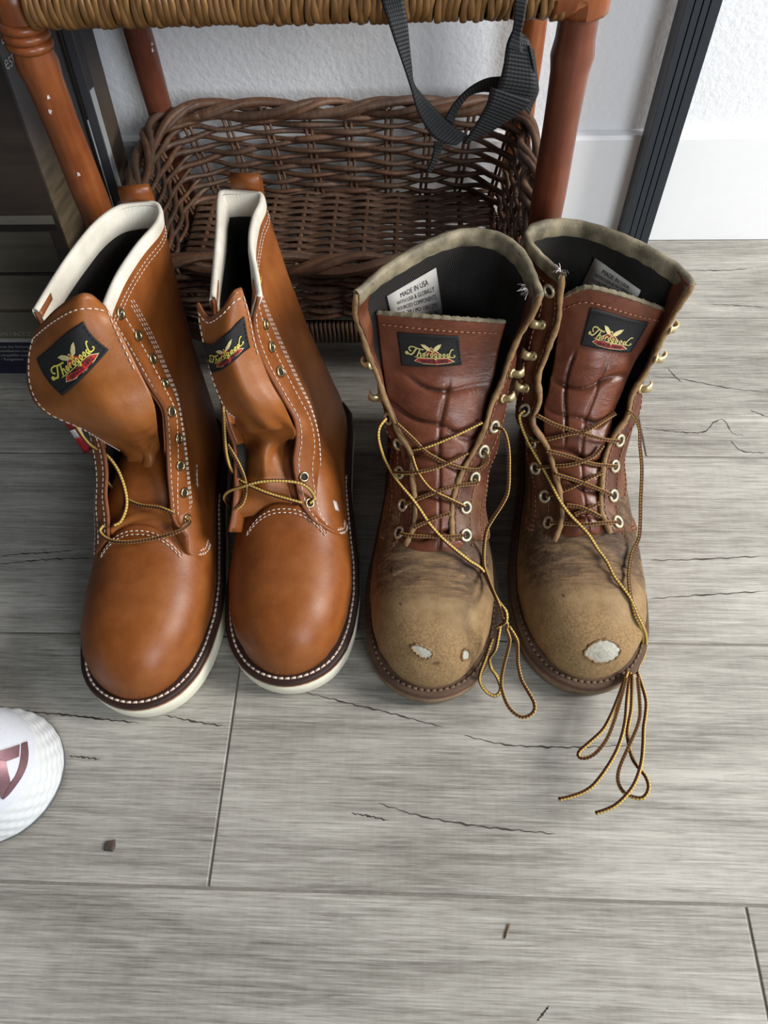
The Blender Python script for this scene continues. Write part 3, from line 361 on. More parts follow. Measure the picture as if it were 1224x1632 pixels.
M = {}
M['tan'] = leather('tan_leather', lin(134, 75, 31), lin(110, 58, 22), lin(150, 90, 42))
M['tan_in'] = leather('tan_tongue_leather', lin(146, 86, 38), lin(126, 70, 29), lin(164, 102, 50), bump=.3)
M['old_shaft'] = leather('worn_red_brown_leather', lin(88, 47, 31), lin(62, 34, 24), lin(116, 74, 50), .42, bump=.4, wear=lin(116, 88, 60))
M['old_tongue'] = leather('creased_red_brown_leather', lin(110, 62, 43), lin(88, 47, 33), lin(132, 84, 62), .34, bump=.3, crease=.25, wear=None, dirt_shade=lin(38, 22, 18))
def old_vamp():
    t = NT('scuffed_toe_leather'); v = t.coord(); y = t.sep(v)[1]; z = t.sep(v)[2]
    n1 = t.noise(v, 22, 5, .62, .5); n2 = t.noise(v, 110, 4); n3 = t.noise(v, 520, 3)
    s1 = t.noise(t.coord(scale=(.10, 1, .7), rot=(0, 0, .22)), 330, 5, .7, .5); s2 = t.noise(t.coord(scale=(.13, 1, .7), rot=(0, 0, -.35)), 260, 4, .65, .6)
    streak = t.math('ADD', t.math('MULTIPLY', n1, .42), t.math('ADD', t.math('MULTIPLY', s1, .30), t.math('MULTIPLY', s2, .28)))
    tan = t.ramp(t.math('ADD', t.math('MULTIPLY', n1, .6), t.math('MULTIPLY', n2, .4)), [(.33, lin(112, 88, 60)), (.52, lin(144, 118, 84)), (.7, lin(162, 138, 104))])
    drk = t.ramp(streak, [(.40, lin(58, 44, 35)), (.5, lin(90, 70, 53)), (.60, lin(132, 106, 76))])
    sand = t.ramp(n3, [(.35, lin(122, 96, 62)), (.65, lin(162, 132, 92))])
    yy = t.math('ADD', y, t.math('MULTIPLY', t.math('SUBTRACT', n1, .5), .085))
    f = t.rampv(t.math('ADD', t.math('MULTIPLY', yy, 8.), .9, clamp=True), [(.20, 0.), (.34, 1.)])   # towards the flexing part of the vamp
    zt = t.rampv(t.math('MULTIPLY', t.math('ADD', z, t.math('MULTIPLY', n1, .02)), 10., clamp=True), [(.45, 0.), (.68, 1.)])
    col = t.mix(t.math('MULTIPLY', f, zt), tan, drk)
    fs = t.rampv(t.math('ADD', t.math('MULTIPLY', yy, 8.), 1.2, clamp=True), [(.28, 1.), (.46, 0.)])
    col = t.mix(t.math('MULTIPLY', fs, .7), col, sand)
    sp = t.noise(v, 90, 2, .4, .3); col = t.mix(t.rampv(sp, [(.70, 0.), (.76, .75)]), col, lin(70, 46, 30))
    b = t.bump(n3, .5, .0006); b = t.bump(n2, .3, .0014, b); b = t.bump(streak, .25, .0010, b)
    return t.out(col, t.math('ADD', .5, t.math('MULTIPLY', n2, .4)), b, spec=.25)
M['old_vamp'] = old_vamp()
def mesh_fabric():
    t = NT('black_mesh_lining'); u = t.sep(t.coord('UV')); p_ = []
    for sg in (1., -1.):
        a = t.math('ADD', t.math('MULTIPLY', u[0], 150.), t.math('MULTIPLY', u[1], 62.*sg)); p_.append(t.math('PINGPONG', a, .5))
    h = t.math('MULTIPLY', t.math('MULTIPLY', p_[0], p_[1]), 4.)
    return t.out(t.ramp(h, [(.12, lin(14, 13, 13)), (.6, lin(78, 74, 70))]), .85, t.bump(h, .6, .001), spec=.2)
M['lining'] = mesh_fabric()
def collar_mat(name, c, d, amt):
    t = NT(name); v = t.coord('UV', (260, 6, 1)); n = t.noise(v, 1., 3, .6, .4); n2 = t.noise(t.coord(), 45, 4)
    col = t.ramp(n2, [(.5-amt, d), (.5+.12, c)])
    return t.out(col, .5, t.bump(n, .35, .0012), spec=.35)
M['collar_new'] = collar_mat('cream_padded_collar', lin(226, 221, 208), lin(206, 200, 186), .2)
M['collar_old'] = collar_mat('grimy_collar', lin(160, 148, 122), lin(98, 91, 74), .12)
M['edge_new'] = plain('cut_leather_edge', lin(122, 70, 38), .75, nscale=500)
M['edge_old'] = plain('frayed_leather_edge', lin(134, 106, 72), .85, nscale=260, amt=.45, bump=.6)
M['edge_grey'] = plain('grey_green_raw_edge', lin(120, 112, 92), .9, nscale=260, amt=.4, bump=.6)
M['sole_white'] = plain('cream_rubber_sole', lin(222, 219, 200), .55, nscale=180, amt=.05)
M['sole_old'] = plain('worn_rubber_sole', lin(122, 104, 82), .8, nscale=150, amt=.35, bump=.4)
M['mid_new'] = plain('leather_midsole', lin(152, 98, 62), .6)
M['mid_old'] = plain('red_brown_midsole', lin(128, 76, 56), .7, amt=.3)
M['welt'] = plain('dark_brown_welt', lin(52, 33, 26), .5, nscale=250, amt=.2)
M['welt_old'] = plain('dusty_welt', lin(84, 64, 50), .8, nscale=200, amt=.35)
M['thread'] = plain('white_thread', lin(226, 206, 190), .7, amt=.08)
M['thread_old'] = plain('dirty_thread', lin(112, 92, 74), .8, amt=.25)
M['thread_red'] = plain('faded_thread', lin(164, 116, 90), .7, amt=.1)
M['brass'] = plain('antique_brass', lin(190, 172, 128), .28, .95, amt=.15, bump=.05)
M['pale_brass'] = plain('pale_worn_brass', lin(204, 194, 166), .4, .55, amt=.15, bump=.05)
M['hook'] = plain('worn_brass_hook', lin(214, 196, 148), .36, .7, amt=.3, bump=.2)
M['black'] = plain('black_patch', lin(34, 34, 36), .75, nscale=700, amt=.2)
M['yellow'] = plain('yellow_embroidery', lin(226, 214, 96), .7, amt=.08)
M['cream_e'] = plain('cream_embroidery', lin(220, 206, 150), .7, amt=.08)
M['red_e'] = plain('red_embroidery', lin(190, 48, 44), .7, amt=.1)
M['yellow_old'] = plain('faded_yellow_embroidery', lin(196, 184, 116), .75, amt=.12)
M['red_old'] = plain('faded_red_embroidery', lin(146, 46, 44), .75, amt=.12)
M['paper'] = plain('grey_woven_label', lin(176, 173, 168), .8, amt=.05)
M['ink'] = plain('black_ink', lin(34, 32, 34), .8, amt=.1)
M['cap'] = plain('exposed_toe_cap', lin(180, 177, 162), .75, nscale=420, amt=.3, bump=.8)
M['flagred'] = plain('red_ribbon', lin(160, 26, 36), .7, amt=.1)
M['flagwhite'] = plain('white_ribbon', lin(214, 206, 204), .7, amt=.05)
def lace_mat():
    t = NT('two_tone_lace'); u = t.sep(t.coord('UV'))
    a = t.math('FRACT', t.math('ADD', t.math('MULTIPLY', u[0], 2.), t.math('MULTIPLY', t.math('PINGPONG', t.math('MULTIPLY', u[1], 420.), .5), .16)))
    f = t.rampv(a, [(.44, 0.), (.48, 1.)])
    p = t.math('PINGPONG', t.math('MULTIPLY', u[1], 420.), .5)
    yl = t.ramp(p, [(.05, lin(138, 106, 52)), (.25, lin(206, 176, 94))])
    br = t.ramp(p, [(.05, lin(58, 32, 20)), (.25, lin(88, 52, 32))])
    return t.out(t.mix(f, yl, br), .7, t.bump(p, .8, .0006), spec=.3)
M['lace'] = lace_mat()
def cane(name, a, b, c, rough=.35, vary=False):
    t = NT(name); v = t.coord(scale=(1, 1, .12)); n = t.noise(v, 260, 4, .6); n2 = t.noise(t.coord(), 16, 4, .6); n3 = t.noise(t.coord(), 240, 2)
    col = t.ramp(t.math('ADD', t.math('MULTIPLY', n, .35), t.math('MULTIPLY', n2, .65)), [(.32, a), (.5, b), (.68, c)])
    if vary:
        oi = t.n('ShaderNodeObjectInfo'); col = t.mix(t.rampv(oi.outputs['Random'], [(.0, .0), (1., .55)]), col, a)
    return t.out(col, rough, t.bump(n, .15, .0006), spec=.5)
M['rattan_leg'] = cane('varnished_rattan', lin(98, 50, 24), lin(130, 70, 34), lin(154, 92, 48))
M['rattan_red'] = cane('reddish_rattan', lin(84, 42, 28), lin(106, 56, 38), lin(128, 74, 54))
M['cane_wrap'] = cane('cane_binding', lin(84, 54, 28), lin(120, 84, 46), lin(156, 116, 68), .36, True)
M['willow'] = cane('dark_willow', lin(62, 44, 34), lin(90, 67, 52), lin(122, 97, 79), .5)
M['willow2'] = cane('brown_willow', lin(68, 43, 30), lin(98, 68, 49), lin(130, 97, 75), .5)
def wall_mat():
    t = NT('white_paint'); v = t.coord(); n = t.noise(v, 140, 4, .6); n2 = t.noise(v, 3, 3)
    return t.out(t.ramp(n2, [(.3, lin(238, 241, 244)), (.7, lin(243, 245, 248))]), .6, t.bump(n, .35, .003), spec=.25)
M['wall'] = wall_mat()
M['board'] = plain('white_gloss_board', lin(244, 246, 248), .35, nscale=60, amt=.02, bump=.02)
M['alu'] = plain('black_anodised_aluminium', lin(50, 55, 62), .4, .3, amt=.12, bump=.05)
M['webbing'] = None
def webbing():
    t = NT('black_webbing'); u = t.sep(t.coord('UV'))
    a = t.math('PINGPONG', t.math('MULTIPLY', u[1], 420.), .5); b2 = t.math('PINGPONG', t.math('MULTIPLY', u[0], 9.), .5)
    h = t.math('MULTIPLY', a, t.math('ADD', b2, .6))
    return t.out(t.ramp(h, [(.05, lin(17, 18, 20)), (.5, lin(42, 44, 48))]), .6, t.bump(h, .7, .001), spec=.4)
M['webbing'] = webbing()
def plank_mat():
    t = NT('grey_wood_plank'); oi = t.n('ShaderNodeObjectInfo')
    off = t.n('ShaderNodeCombineXYZ'); t.put(off.inputs[0], t.math('MULTIPLY', oi.outputs['Random'], 37.)); t.put(off.inputs[1], t.math('MULTIPLY', oi.outputs['Random'], 91.))
    def vec(scale, rot=0):
        c = t.n('ShaderNodeTexCoord'); ad = t.n('ShaderNodeVectorMath', operation='ADD'); t.put(ad.inputs[0], c.outputs['Object']); t.put(ad.inputs[1], off.outputs[0])
        mp = t.n('ShaderNodeMapping'); t.put(mp.inputs[0], ad.outputs[0]); mp.inputs['Scale'].default_value = scale; return mp.outputs[0]
    big = t.noise(vec((2.2, 8, 1)), 1.6, 5, .6, .8)
    mid = t.noise(vec((5, 60, 1)), 1.6, 6, .65, .6)
    fine = t.noise(vec((28, 420, 1)), 1.5, 4, .6, .3)
    cross = t.noise(vec((260, 30, 1)), 1., 3, .6)
    hair = t.noise(vec((11, 620, 1)), 1., 3, .55, .25)
    hair2 = t.noise(vec((40, 980, 1)), 1., 3, .6, .2)
    f = t.math('ADD', t.math('MULTIPLY', big, .26), t.math('ADD', t.math('MULTIPLY', mid, .20), t.math('ADD', t.math('MULTIPLY', fine, .14), t.math('ADD', t.math('ADD', t.math('MULTIPLY', cross, .035), .022), t.math('ADD', t.math('MULTIPLY', hair, .20), t.math('MULTIPLY', hair2, .14))))))
    col = t.ramp(f, [(.40, lin(102, 99, 92)), (.465, lin(138, 135, 127)), (.53, lin(166, 163, 155)), (.60, lin(190, 187, 179))])
    st = t.noise(vec((16, 300, 1)), 1.3, 6, .75, .4)
    col = t.mix(t.rampv(st, [(.55, 0.), (.70, .6)]), col, lin(98, 93, 86))
    h = t.math('ADD', t.math('MULTIPLY', hair, .6), t.math('MULTIPLY', hair2, .4))
    return t.out(col, t.math('ADD', .40, t.math('MULTIPLY', fine, .2)), t.bump(h, .22, .0012), spec=.35)
M['plank'] = plank_mat()
M['grout'] = plain('grey_grout', lin(140, 136, 127), .9, nscale=200)

# ---------------------------------------------------------------- the room
floor = obj('floor', MB().box((-1.3, -.75, -.03), (1.3, .82, -.0012)), M['grout'], smooth=False, kind='structure')
rows = [(-.524, -.3275, [-.55, .35]), (-.3275, -.131, [-.2, .7]), (-.131, .0640, [-.667, .2325]), (.0640, .2600, [-.1485, .75]), (.2600, .4575, [-.72, .46]), (.4575, .6530, [-.68, .2245]), (.6530, .7895, [-.55, .62])]
for y0, y1, xs in rows:
    ed = [-1.28]+xs+[1.28]
    for a, b in zip(ed[:-1], ed[1:]):
        g = .0009
        mb = MB().box((a+g-a, y0+g-y0, -.006), (b-g-a, y1-g-y0, 0))
        o = obj('plank', mb, M['plank'], None, smooth=False, bevel=.0007)
        o.location = (a, y0, 0); o.parent = floor
M['crack'] = plain('dark_wood_split', lin(66, 60, 54), .8, nscale=120, amt=.3)
for path in DATA['bake'].get('crack', []):
    Q = cr(A(path), 12*len(path)); Q[:, 1] += .0006*np.sin(np.arange(len(Q))*1.3)*np.sin(np.arange(len(Q))*.37)
    T = nrm(np.gradient(Q, axis=0)); Nn = np.stack([-T[:, 1], T[:, 0], 0*T[:, 0]], 1)
    n_ = len(Q); wv = .00055*(np.sin(np.linspace(.12, np.pi-.12, n_))**.6)*(1+.55*np.sin(np.arange(n_)*.7)*np.sin(np.arange(n_)*.23+1))
    Q[:, 2] = .00012
    obj('printed_split', MB().grid(np.stack([Q-Nn*wv[:, None], Q+Nn*wv[:, None]], 1)), M['crack'], floor, smooth=False)
obj('wall_back', MB().box((-1.3, .800, -.03), (1.3, .86, 1.9)), M['wall'], smooth=False, kind='structure')
bb = MB().box((-1.3, .7893, 0), (1.3, .800, .128))
bb.grid([[(-1.3, .7893, .128), (1.3, .7893, .128)], [(-1.3, .7915, .132), (1.3, .7915, .132)], [(-1.3, .800, .134), (1.3, .800, .134)]])
obj('baseboard_back', bb, M['board'], smooth=False, kind='structure')

# ---------------------------------------------------------------- boots
TOEW = A([(0, 0), (.003, .017), (.008, .0275), (.016, .0375), (.03, .047), (.05, .0535), (.08, .0572), (.11, .0560), (.15, .0500), (.19, .0440), (.23, .0415), (.262, .040), (.28, .0365), (.294, .0275), (.301, .0175), (.305, 0)])
FH = A([(0, 0), (.002, .014), (.006, .0245), (.012, .0335), (.022, .042), (.04, .0495), (.065, .053), (.085, .056), (.10, .060), (.12, .070), (.15, .090), (.175, .095), (.22, .08), (.292, .06)])
def outline_half(d): return 1.005*np.interp(np.sqrt(np.clip(d, 0, 1)), np.sqrt(TOEW[:, 0]), TOEW[:, 1])

def strokes_to_mb(mb, strokes, f, wd):
    for st in strokes:
        ww = st[1] if isinstance(st, tuple) else wd
        P = A(st[0] if isinstance(st, tuple) else st)
        P = cr(P, max(8, 5*len(P))) if len(P) > 2 else arc(P, 6)
        T = nrm(np.gradient(P, axis=0)); N = np.stack([-T[:, 1], T[:, 0]], 1)
        wv = np.full(len(P), ww)
        Lf, Rt = P+N*wv[:, None]/2, P-N*wv[:, None]/2
        mb.grid(np.stack([f(Rt), f(Lf)], 1))
    return mb
def poly_to_mb(mb, P, f):
    P = A(P); c = P.mean(0); n = len(P)
    Q = []
    for k in (1., .5): Q.append(c+(P-c)*k)
    V = f(np.r_[Q[0], Q[1], [c]])
    F = [(i, (i+1) % n, n+(i+1) % n, n+i) for i in range(n)]+[(n+i, n+(i+1) % n, 2*n) for i in range(n)]
    return mb.add(V, F)
def text_mb(mb, txt, f, x, y, size, width=None, shear=0., space=1., bold=0.):
    """flat lettering from the built-in font, mapped through f(points 2d) -> 3d; x, y is the lower left corner"""
    cu = bpy.data.curves.new('t', 'FONT'); cu.body = txt; cu.size = 1; cu.shear = shear; cu.space_character = space; cu.resolution_u = 2; cu.offset = bold
    o = bpy.data.objects.new('t', cu); me = o.to_mesh()
    V = A([v.co[:] for v in me.vertices]); F = [tuple(p.vertices) for p in me.polygons]
    o.to_mesh_clear(); bpy.data.objects.remove(o); bpy.data.curves.remove(cu)
    P = V[:, :2]-[V[:, 0].min(), 0]; P = P*size/.72
    if width: P[:, 0] *= width/P[:, 0].max()
    return mb.add(f(P+[x, y]), F)
LOGO = dict(
    script=[([(12, 20), (17, 18.2), (21, 21), (25, 26), (28, 29)], 2.0), ([(18, 23), (15, 26), (16.5, 30), (22, 30.6), (29, 28), (38, 26.4)], 1.7),
            ([(31.5, 26), (28.5, 20), (26, 15.5)], 1.8), ([(28, 19), (31, 21), (32.6, 20), (31.6, 15.8), (33.6, 16)], 1.5),
            ([(37.5, 21), (35.4, 18.5), (36.6, 15.6), (39, 17.5), (38.6, 20.5), (37.5, 21)], 1.4), ([(43.4, 21), (42, 15.6)], 1.8), ([(42.7, 19), (44.6, 21), (46, 20)], 1.4),
            ([(50, 20.6), (47.8, 18), (49, 15.2), (51.4, 17), (51.2, 20), (50, 20.6)], 1.4), ([(57.6, 20), (55, 20), (54, 17), (55.6, 15), (57.6, 17.5), (57.9, 20), (57, 13), (55, 10.6), (53.6, 12.2)], 1.4),
            ([(63, 20), (61, 17.6), (62, 15), (64.6, 16.6), (64.4, 19.6), (63, 20)], 1.4), ([(70, 20), (68, 17.6), (69, 15), (71.6, 16.6), (71.4, 19.6), (70, 20)], 1.4),
            ([(78, 19.6), (75.4, 18.6), (75, 15.6), (77.4, 15), (79.4, 18), (81, 22), (84, 26.6), (87.5, 27)], 1.6), ([(80, 19), (79.6, 15.4), (83, 13.6), (88, 14.4), (89, 16.4), (86.6, 17)], 1.3),
            ([(22, 15), (34, 13.9), (52, 13.6), (70, 13.4), (84, 13.4)], .7)],
    ball=[(11 + 2.8*math.cos(a), 20.6+2.8*math.sin(a)) for a in np.linspace(0, 6.28, 10)[:-1]],
    tri=[(33, 16.6), (50, 30.6), (68, 16.6)], tri_in=[(35.8, 17.4), (50, 28.8), (65.2, 17.4)],
    ban=[(20.5, 8.3), (27, 13.4), (52, 12.4), (76, 12.6), (88, 6.2), (76, 3.9), (54, 2.6), (34, 4.2)],
    ban_in=[(22.6, 8.3), (27.6, 12.6), (52, 11.6), (75.4, 11.8), (85.4, 6.5), (75.6, 4.7), (54, 3.5), (34.6, 5.0)],
    wl=[(34, 35.6), (41, 34.6), (47, 30), (49.6, 23.6), (43, 25), (37.6, 29.6)], wr=[(68, 37), (61.6, 35.4), (55.4, 30.6), (52.4, 23.6), (60, 25.2), (65, 30.6)],
    fl=[([(51.4, 27), (50.4, 22)], 1.2), ([(53.4, 27), (53.4, 22)], 1.2), ([(49, 26), (51, 21.6), (53, 24.5), (55, 21.8)], .9)])

def make_boot(key, new, label):
    D = DATA['boots'][key]; toe = D['toe']-.0045; cx = D['cx']
    root = empty('work_boot', (cx, toe+.15, 0), label, 'boot', 'pair of new tan work boots' if new else 'pair of worn out work boots')
    sh = {'NL': 1, 'OL': 1, 'NR': -1, 'OR': -1}[key]          # which side is medial
    def mid(d): return cx+sh*.004*np.sin(np.clip((d-.02)/.3, 0, 1)*np.pi*1.0)-sh*.004*(d/.3)+D.get('yaw', 0)*(d-.08)
    th_ = mt = None
    # --- sole
    ds = np.r_[.1525-.1525*np.cos(np.linspace(0, np.pi, 44))]
    hw = outline_half(ds)
    ol = np.r_[np.c_[mid(ds)-hw, toe+ds], np.c_[mid(ds[1:-1])+hw[1:-1], toe+ds[1:-1]][::-1]]       # toe -> heel on the left, back on the right
    def inset(L, k):
        T = nrm(np.roll(L, -1, 0)-np.roll(L, 1, 0)); N = np.stack([T[:, 1], -T[:, 0]], 1)
        return L+N*k*(-1)
    cen = ol.mean(0)
    sgn = 1 if np.linalg.norm(inset(ol, .005)-cen, axis=1).mean() < np.linalg.norm(ol-cen, axis=1).mean() else -1
    def slab(levels):
        mb = MB(); R = [np.c_[inset(ol, sgn*k), np.full(len(ol), z)] for z, k in levels]
        mb.grid(np.stack(R), closed_u=True, flip=True)
        n = len(ol); mb.F.append(tuple(range(n))); mb.F.append(tuple(range((len(R)-1)*n, len(R)*n))[::-1])
        return mb
    zs = .0225 if new else .0165
    obj('outsole', slab([(0, .0045), (.002, .002), (.006, .0008), (zs*.6, 0), (zs, 0)]), M['sole_white' if new else 'sole_old'], root)
    obj('midsole', slab([(zs, .0012), (zs+.0006, .0004), (zs+.0026, .0004), (zs+.003, .0012)]), M['mid_new' if new else 'mid_old'], root)
    zw = zs+.0078
    obj('welt', slab([(zs+.003, .0012), (zs+.0038, .0), (zw-.0010, .0002), (zw, .0016), (zw+.0003, .010)]), M['welt' if new else 'welt_old'], root)
    mb = MB(); P = inset(ol, sgn*.0048); P = arc(np.r_[P[60:], P[:28]], 92); T = nrm(np.gradient(P, axis=0))
    for p, t in zip(P[::1], T[::1]):
        R = np.array([[t[0], -t[1], 0], [t[1], t[0], 0], [0, 0, 1]])
        mb.box((-.0021, -.0008, -.0002), (.0021, .0008, .0008), R, (p[0], p[1], zw))
    obj('welt_stitching', mb, M['thread' if new else 'thread_old'], root, kind='stuff')
    # --- vamp and counter
    fo = .0075
    def wf(d): return np.maximum(outline_half(d*.305/.290)-fo*np.clip(d/.02, 0, 1)**.5, 0)
    def hf(d): return np.interp(np.sqrt(np.clip(d, 0, 1)), np.sqrt(FH[:, 0]), FH[:, 1])
    def foot(d, th):
        w_, h_ = wf(d), hf(d); c, s_ = np.cos(th), np.sin(th)
        sx = np.sign(c)*np.abs(c)**(2/2.5); sz = np.abs(s_)**(2/2.35)
        bul = 1+(.12 if key != 'NR' else .10)*np.sin(np.clip(th, 0, np.pi))**.5*np.abs(c)
        return np.stack([mid(d)-w_*sx*bul, toe+.0075+d+0*th, zw-.001+h_*sz], -1)
    dd = .145-.145*np.cos(np.linspace(0, np.pi, 60)); th = np.linspace(0, np.pi, 56)
    G = foot(dd[:, None], th[None, :])
    if not new:                                               # flex wrinkles and dents of the worn vamp
        d2 = dd[:, None]; amp = np.exp(-((d2-.075)/.022)**2)*np.sin(th)[None, :]**2
        G[..., 2] += amp*.0016*np.sin(d2*520+2.2*np.sin(th[None, :]*3+cx*40))
        G[..., 2] -= .003*np.exp(-((d2-.072)/.016)**2)*np.sin(th)[None, :]
    vv = np.broadcast_to(dd[:, None]/.29, G.shape[:2]); uu = np.broadcast_to(th/np.pi, G.shape[:2])
    obj('vamp', MB().grid(G, U=np.stack([uu, vv], -1)), M['tan' if new else 'old_vamp'], root)
    # --- shaft: rings from the lower edge of the quarters up to the collar
    nv, nu = 44, 97
    FRc, FLc, rim = A(D['FR']), A(D['FL']), A(D['rim'])
    def side_pt(d, z, s_):
        q = np.clip((z-zw+.001)/hf(d), 0, .97); th0 = np.arcsin(q**(2.35/2)); x = wf(d)*np.abs(np.cos(th0))**(2/2.5)*1.04+.0022
        return [mid(d)+s_*x, toe+.0075+d, z]
    lo = [(.104, .078), (.110, .067), (.122, .060), (.16, .052), (.2, .046), (.245, .042), (.275, .040)]
    back0 = [float(mid(.29)), toe+.0075+.2935, .040]
    lowR = cr([FRc[0]]+[side_pt(d, z, 1) for d, z in lo]+[back0], 49)
    lowL = cr([back0]+[side_pt(d, z, -1) for d, z in lo[::-1]]+[FLc[0]], 49)
    ring0 = np.r_[lowR, lowL[1:]]
    rd = dense(rim, 14); rd[:, 2] = rim[0, 2]
    kb = int(np.argmax(rd[:, 1]-.15*np.abs(rd[:, 0]-rd[:, 0].mean())))
    top = np.r_[arc(rd[:kb+1], 49), arc(rd[kb:], 49)[1:]]
    top[:, 2] += .004*np.sin(np.linspace(0, np.pi, nu))**2*(0 if new else .5)
    FR, FL = cru(FRc, nv), cru(FLc, nv)
    s_ = np.linspace(0, 1, nv); u = np.linspace(0, 1, nu)
    P = ring0[None]*(1-s_)[:, None, None]+top[None]*s_[:, None, None]
    zb = P[:, 48, 2]
    yb = np.interp(zb, [.04, .065, .10, .14, .19, .245], [0, .002, -.004, -.012, -.010, 0]); dm = np.zeros((nv, 3)); dm[:, 1] = yb
    wm = np.exp(-((u-.5)/.14)**2); P += wm[None, :, None]*dm[:, None]
    w0, w1 = sst(1-u/.30), sst(1-(1-u)/.30)
    P += w0[None, :, None]*(FR-P[:, 0])[:, None]+w1[None, :, None]*(FL-P[:, -1])[:, None]
    if not new:
        P += (.0012*np.sin(s_*38+1)[:, None]*np.sin(u*9)[None])[..., None]*A([1, .3, 0])
    du = np.gradient(P, axis=1); dv = np.gradient(P, axis=0); N = nrm(np.cross(du, dv))
    shaft = obj('shaft', MB().grid(P), M['tan' if new else 'old_shaft'], root, solid=.0022)
    k0 = 10
    obj('lining', MB().grid(P[k0:]-N[k0:]*.0030), M['lining'], root)
    for sl, nm in ((slice(0, 8), 0), (slice(nu-8, nu), 1)):
        q = P[16:, sl]-N[16:, sl]*.0038; tq = np.linspace(0, 1, 8) if nm == 0 else np.linspace(1, 0, 8)
        wd = np.clip(.55+.45*(1-np.linspace(0, 1, nv-16)), .5, 1)[:, None]
        obj('inner_facing', MB().grid(q, flip=True), M['tan' if new else 'old_shaft'], root, solid=.0010)
    AL = np.concatenate([np.zeros((nv, 1)), np.cumsum(np.linalg.norm(np.diff(P, axis=1), axis=2), axis=1)], 1)
    def on(side, dist, v, off=.0004):
        """points on the shaft: dist metres from the front edge of one side, v up"""
        dist, v = np.broadcast_arrays(A(dist), A(v)); out = []
        for dd_, v_ in zip(dist.ravel(), v.ravel()):
            i = min(int(v_*(nv-1)), nv-2); f = v_*(nv-1)-i; q = []
            for r in (i, i+1):
                t = dd_ if side > 0 else AL[r, -1]-dd_
                q.append([np.interp(t, AL[r], P[r, :, k]+N[r, :, k]*off) for k in range(3)])
            out.append(A(q[0])*(1-f)+A(q[1])*f)
        return A(out)
    # raw edges of the two lace flaps
    for E_, nn in ((P[:, 0], N[:, 0]), (P[:, -1], N[:, -1])):
        Q = E_-nn*.0011; r = np.full(nv, .0015 if new else .0022)
        if not new: r = r*(1+.35*np.sin(np.arange(nv)*1.7)*np.cos(np.arange(nv)*.9))
        obj('flap_edge', MB().tube(Q, r, 7), M['edge_new' if new else 'edge_old'], root)
    # --- collar
    prof = [(.0010, -.006), (.0016, -.001), (.0010, .0018), (-.0006, .0027), (-.0024, .0020), (-.0034, -.001), (-.0041, -.008), (-.0040, -.0165), (-.0030, -.0175)] if new else \
           [(.0014, -.006), (.0019, 0), (.0011, .0020), (-.0010, .0026), (-.0032, .0014), (-.0042, -.002), (-.0041, -.008), (-.003, -.0105)]
    Nt = N[-1].copy(); Nt[:, 2] = 0; Nt = nrm(Nt); Dn = nrm(P[-1]-P[-5])
    G = np.stack([P[-1]+Nt*a+Dn*b for a, b in prof])
    if not new: G += (.0004*np.sin(u*60)*np.sin(u*31))[None, :, None]*Nt[None]
    cb = MB().grid(G, flip=False)
    for e in (0, nu-1): cb.F.append(tuple(i*nu+e for i in range(len(prof))))
    obj('collar', cb, M['collar_new' if new else 'collar_old'], root)
    # --- pull loop behind the collar
    if new:
        c = P[-1, 48]; tn = nrm(P[-1, 52]-P[-1, 44])*.0115; nb = Nt[48]
        path = [c+nb*.0042+A([0, 0, -.03]), c+nb*.0046+A([0, 0, -.004]), c+nb*.0050+A([0, 0, .008]), c+nb*.003+A([0, 0, .0125]), c+nb*.0002+A([0, 0, .0118]), c-nb*.001+A([0, 0, .0035])]
        Q = cr(path, 22); obj('pull_loop', MB().grid(np.stack([Q+tn, Q-tn], 1)), M['tan'], root, solid=.0018)
    # --- tongue
    Tc = A(D['tongue']); first = Tc[0]+A([0, -.007, -.010]); Tc = np.r_[first[None], Tc]
    nt, mt_ = (82, 49) if new else (170, 61)
    TG = cru(Tc, nt); TG = np.transpose(cru(np.transpose(TG, (1, 0, 2)), mt_), (1, 0, 2))
    tN = nrm(np.cross(np.gradient(TG, axis=1), np.gradient(TG, axis=0)))
    vt, ut = np.linspace(0, 1, nt)[:, None], np.linspace(0, 1, mt_)[None]
    if new:
        fv = .40 if key == 'NL' else .42
        ridge = None
        dsp = .0011*np.sin(ut*15+vt*26)*np.exp(-((vt-fv)/.10)**2)+.0024*np.sin(ut*8-vt*34+1)*np.exp(-((vt-fv+.06)/.12)**2)
    else:
        k_ = 6.4 if key == 'OL' else 7.2
        ph = vt*k_+.22*np.sin(ut*4.2+vt*7+(0 if key == 'OL' else 1.7))+.07*np.sin(ut*9-vt*11)
        fr = np.abs((ph % 1)-.5)*2                                   # 1 at a crease line, 0 on the crown of a puff
        msk = sst((.80-vt)/.06)*sst(vt/.05)*np.sin(np.clip(ut, 0, 1)*np.pi)**.35
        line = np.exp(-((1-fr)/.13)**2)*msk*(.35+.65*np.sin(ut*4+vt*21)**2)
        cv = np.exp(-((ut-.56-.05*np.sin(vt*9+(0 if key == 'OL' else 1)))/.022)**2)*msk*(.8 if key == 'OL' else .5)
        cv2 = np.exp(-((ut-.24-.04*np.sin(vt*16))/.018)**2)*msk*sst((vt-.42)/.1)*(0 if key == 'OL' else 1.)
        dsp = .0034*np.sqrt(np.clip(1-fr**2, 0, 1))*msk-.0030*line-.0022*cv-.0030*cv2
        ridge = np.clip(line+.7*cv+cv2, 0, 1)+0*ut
    TG = TG+tN*dsp[..., None]
    tN = nrm(np.cross(np.gradient(TG, axis=1), np.gradient(TG, axis=0)))
    obj('tongue', MB().grid(TG), M['tan_in' if new else 'old_tongue'], root, solid=.0026, attr=ridge if ridge is not None else np.zeros((nt, mt_)))
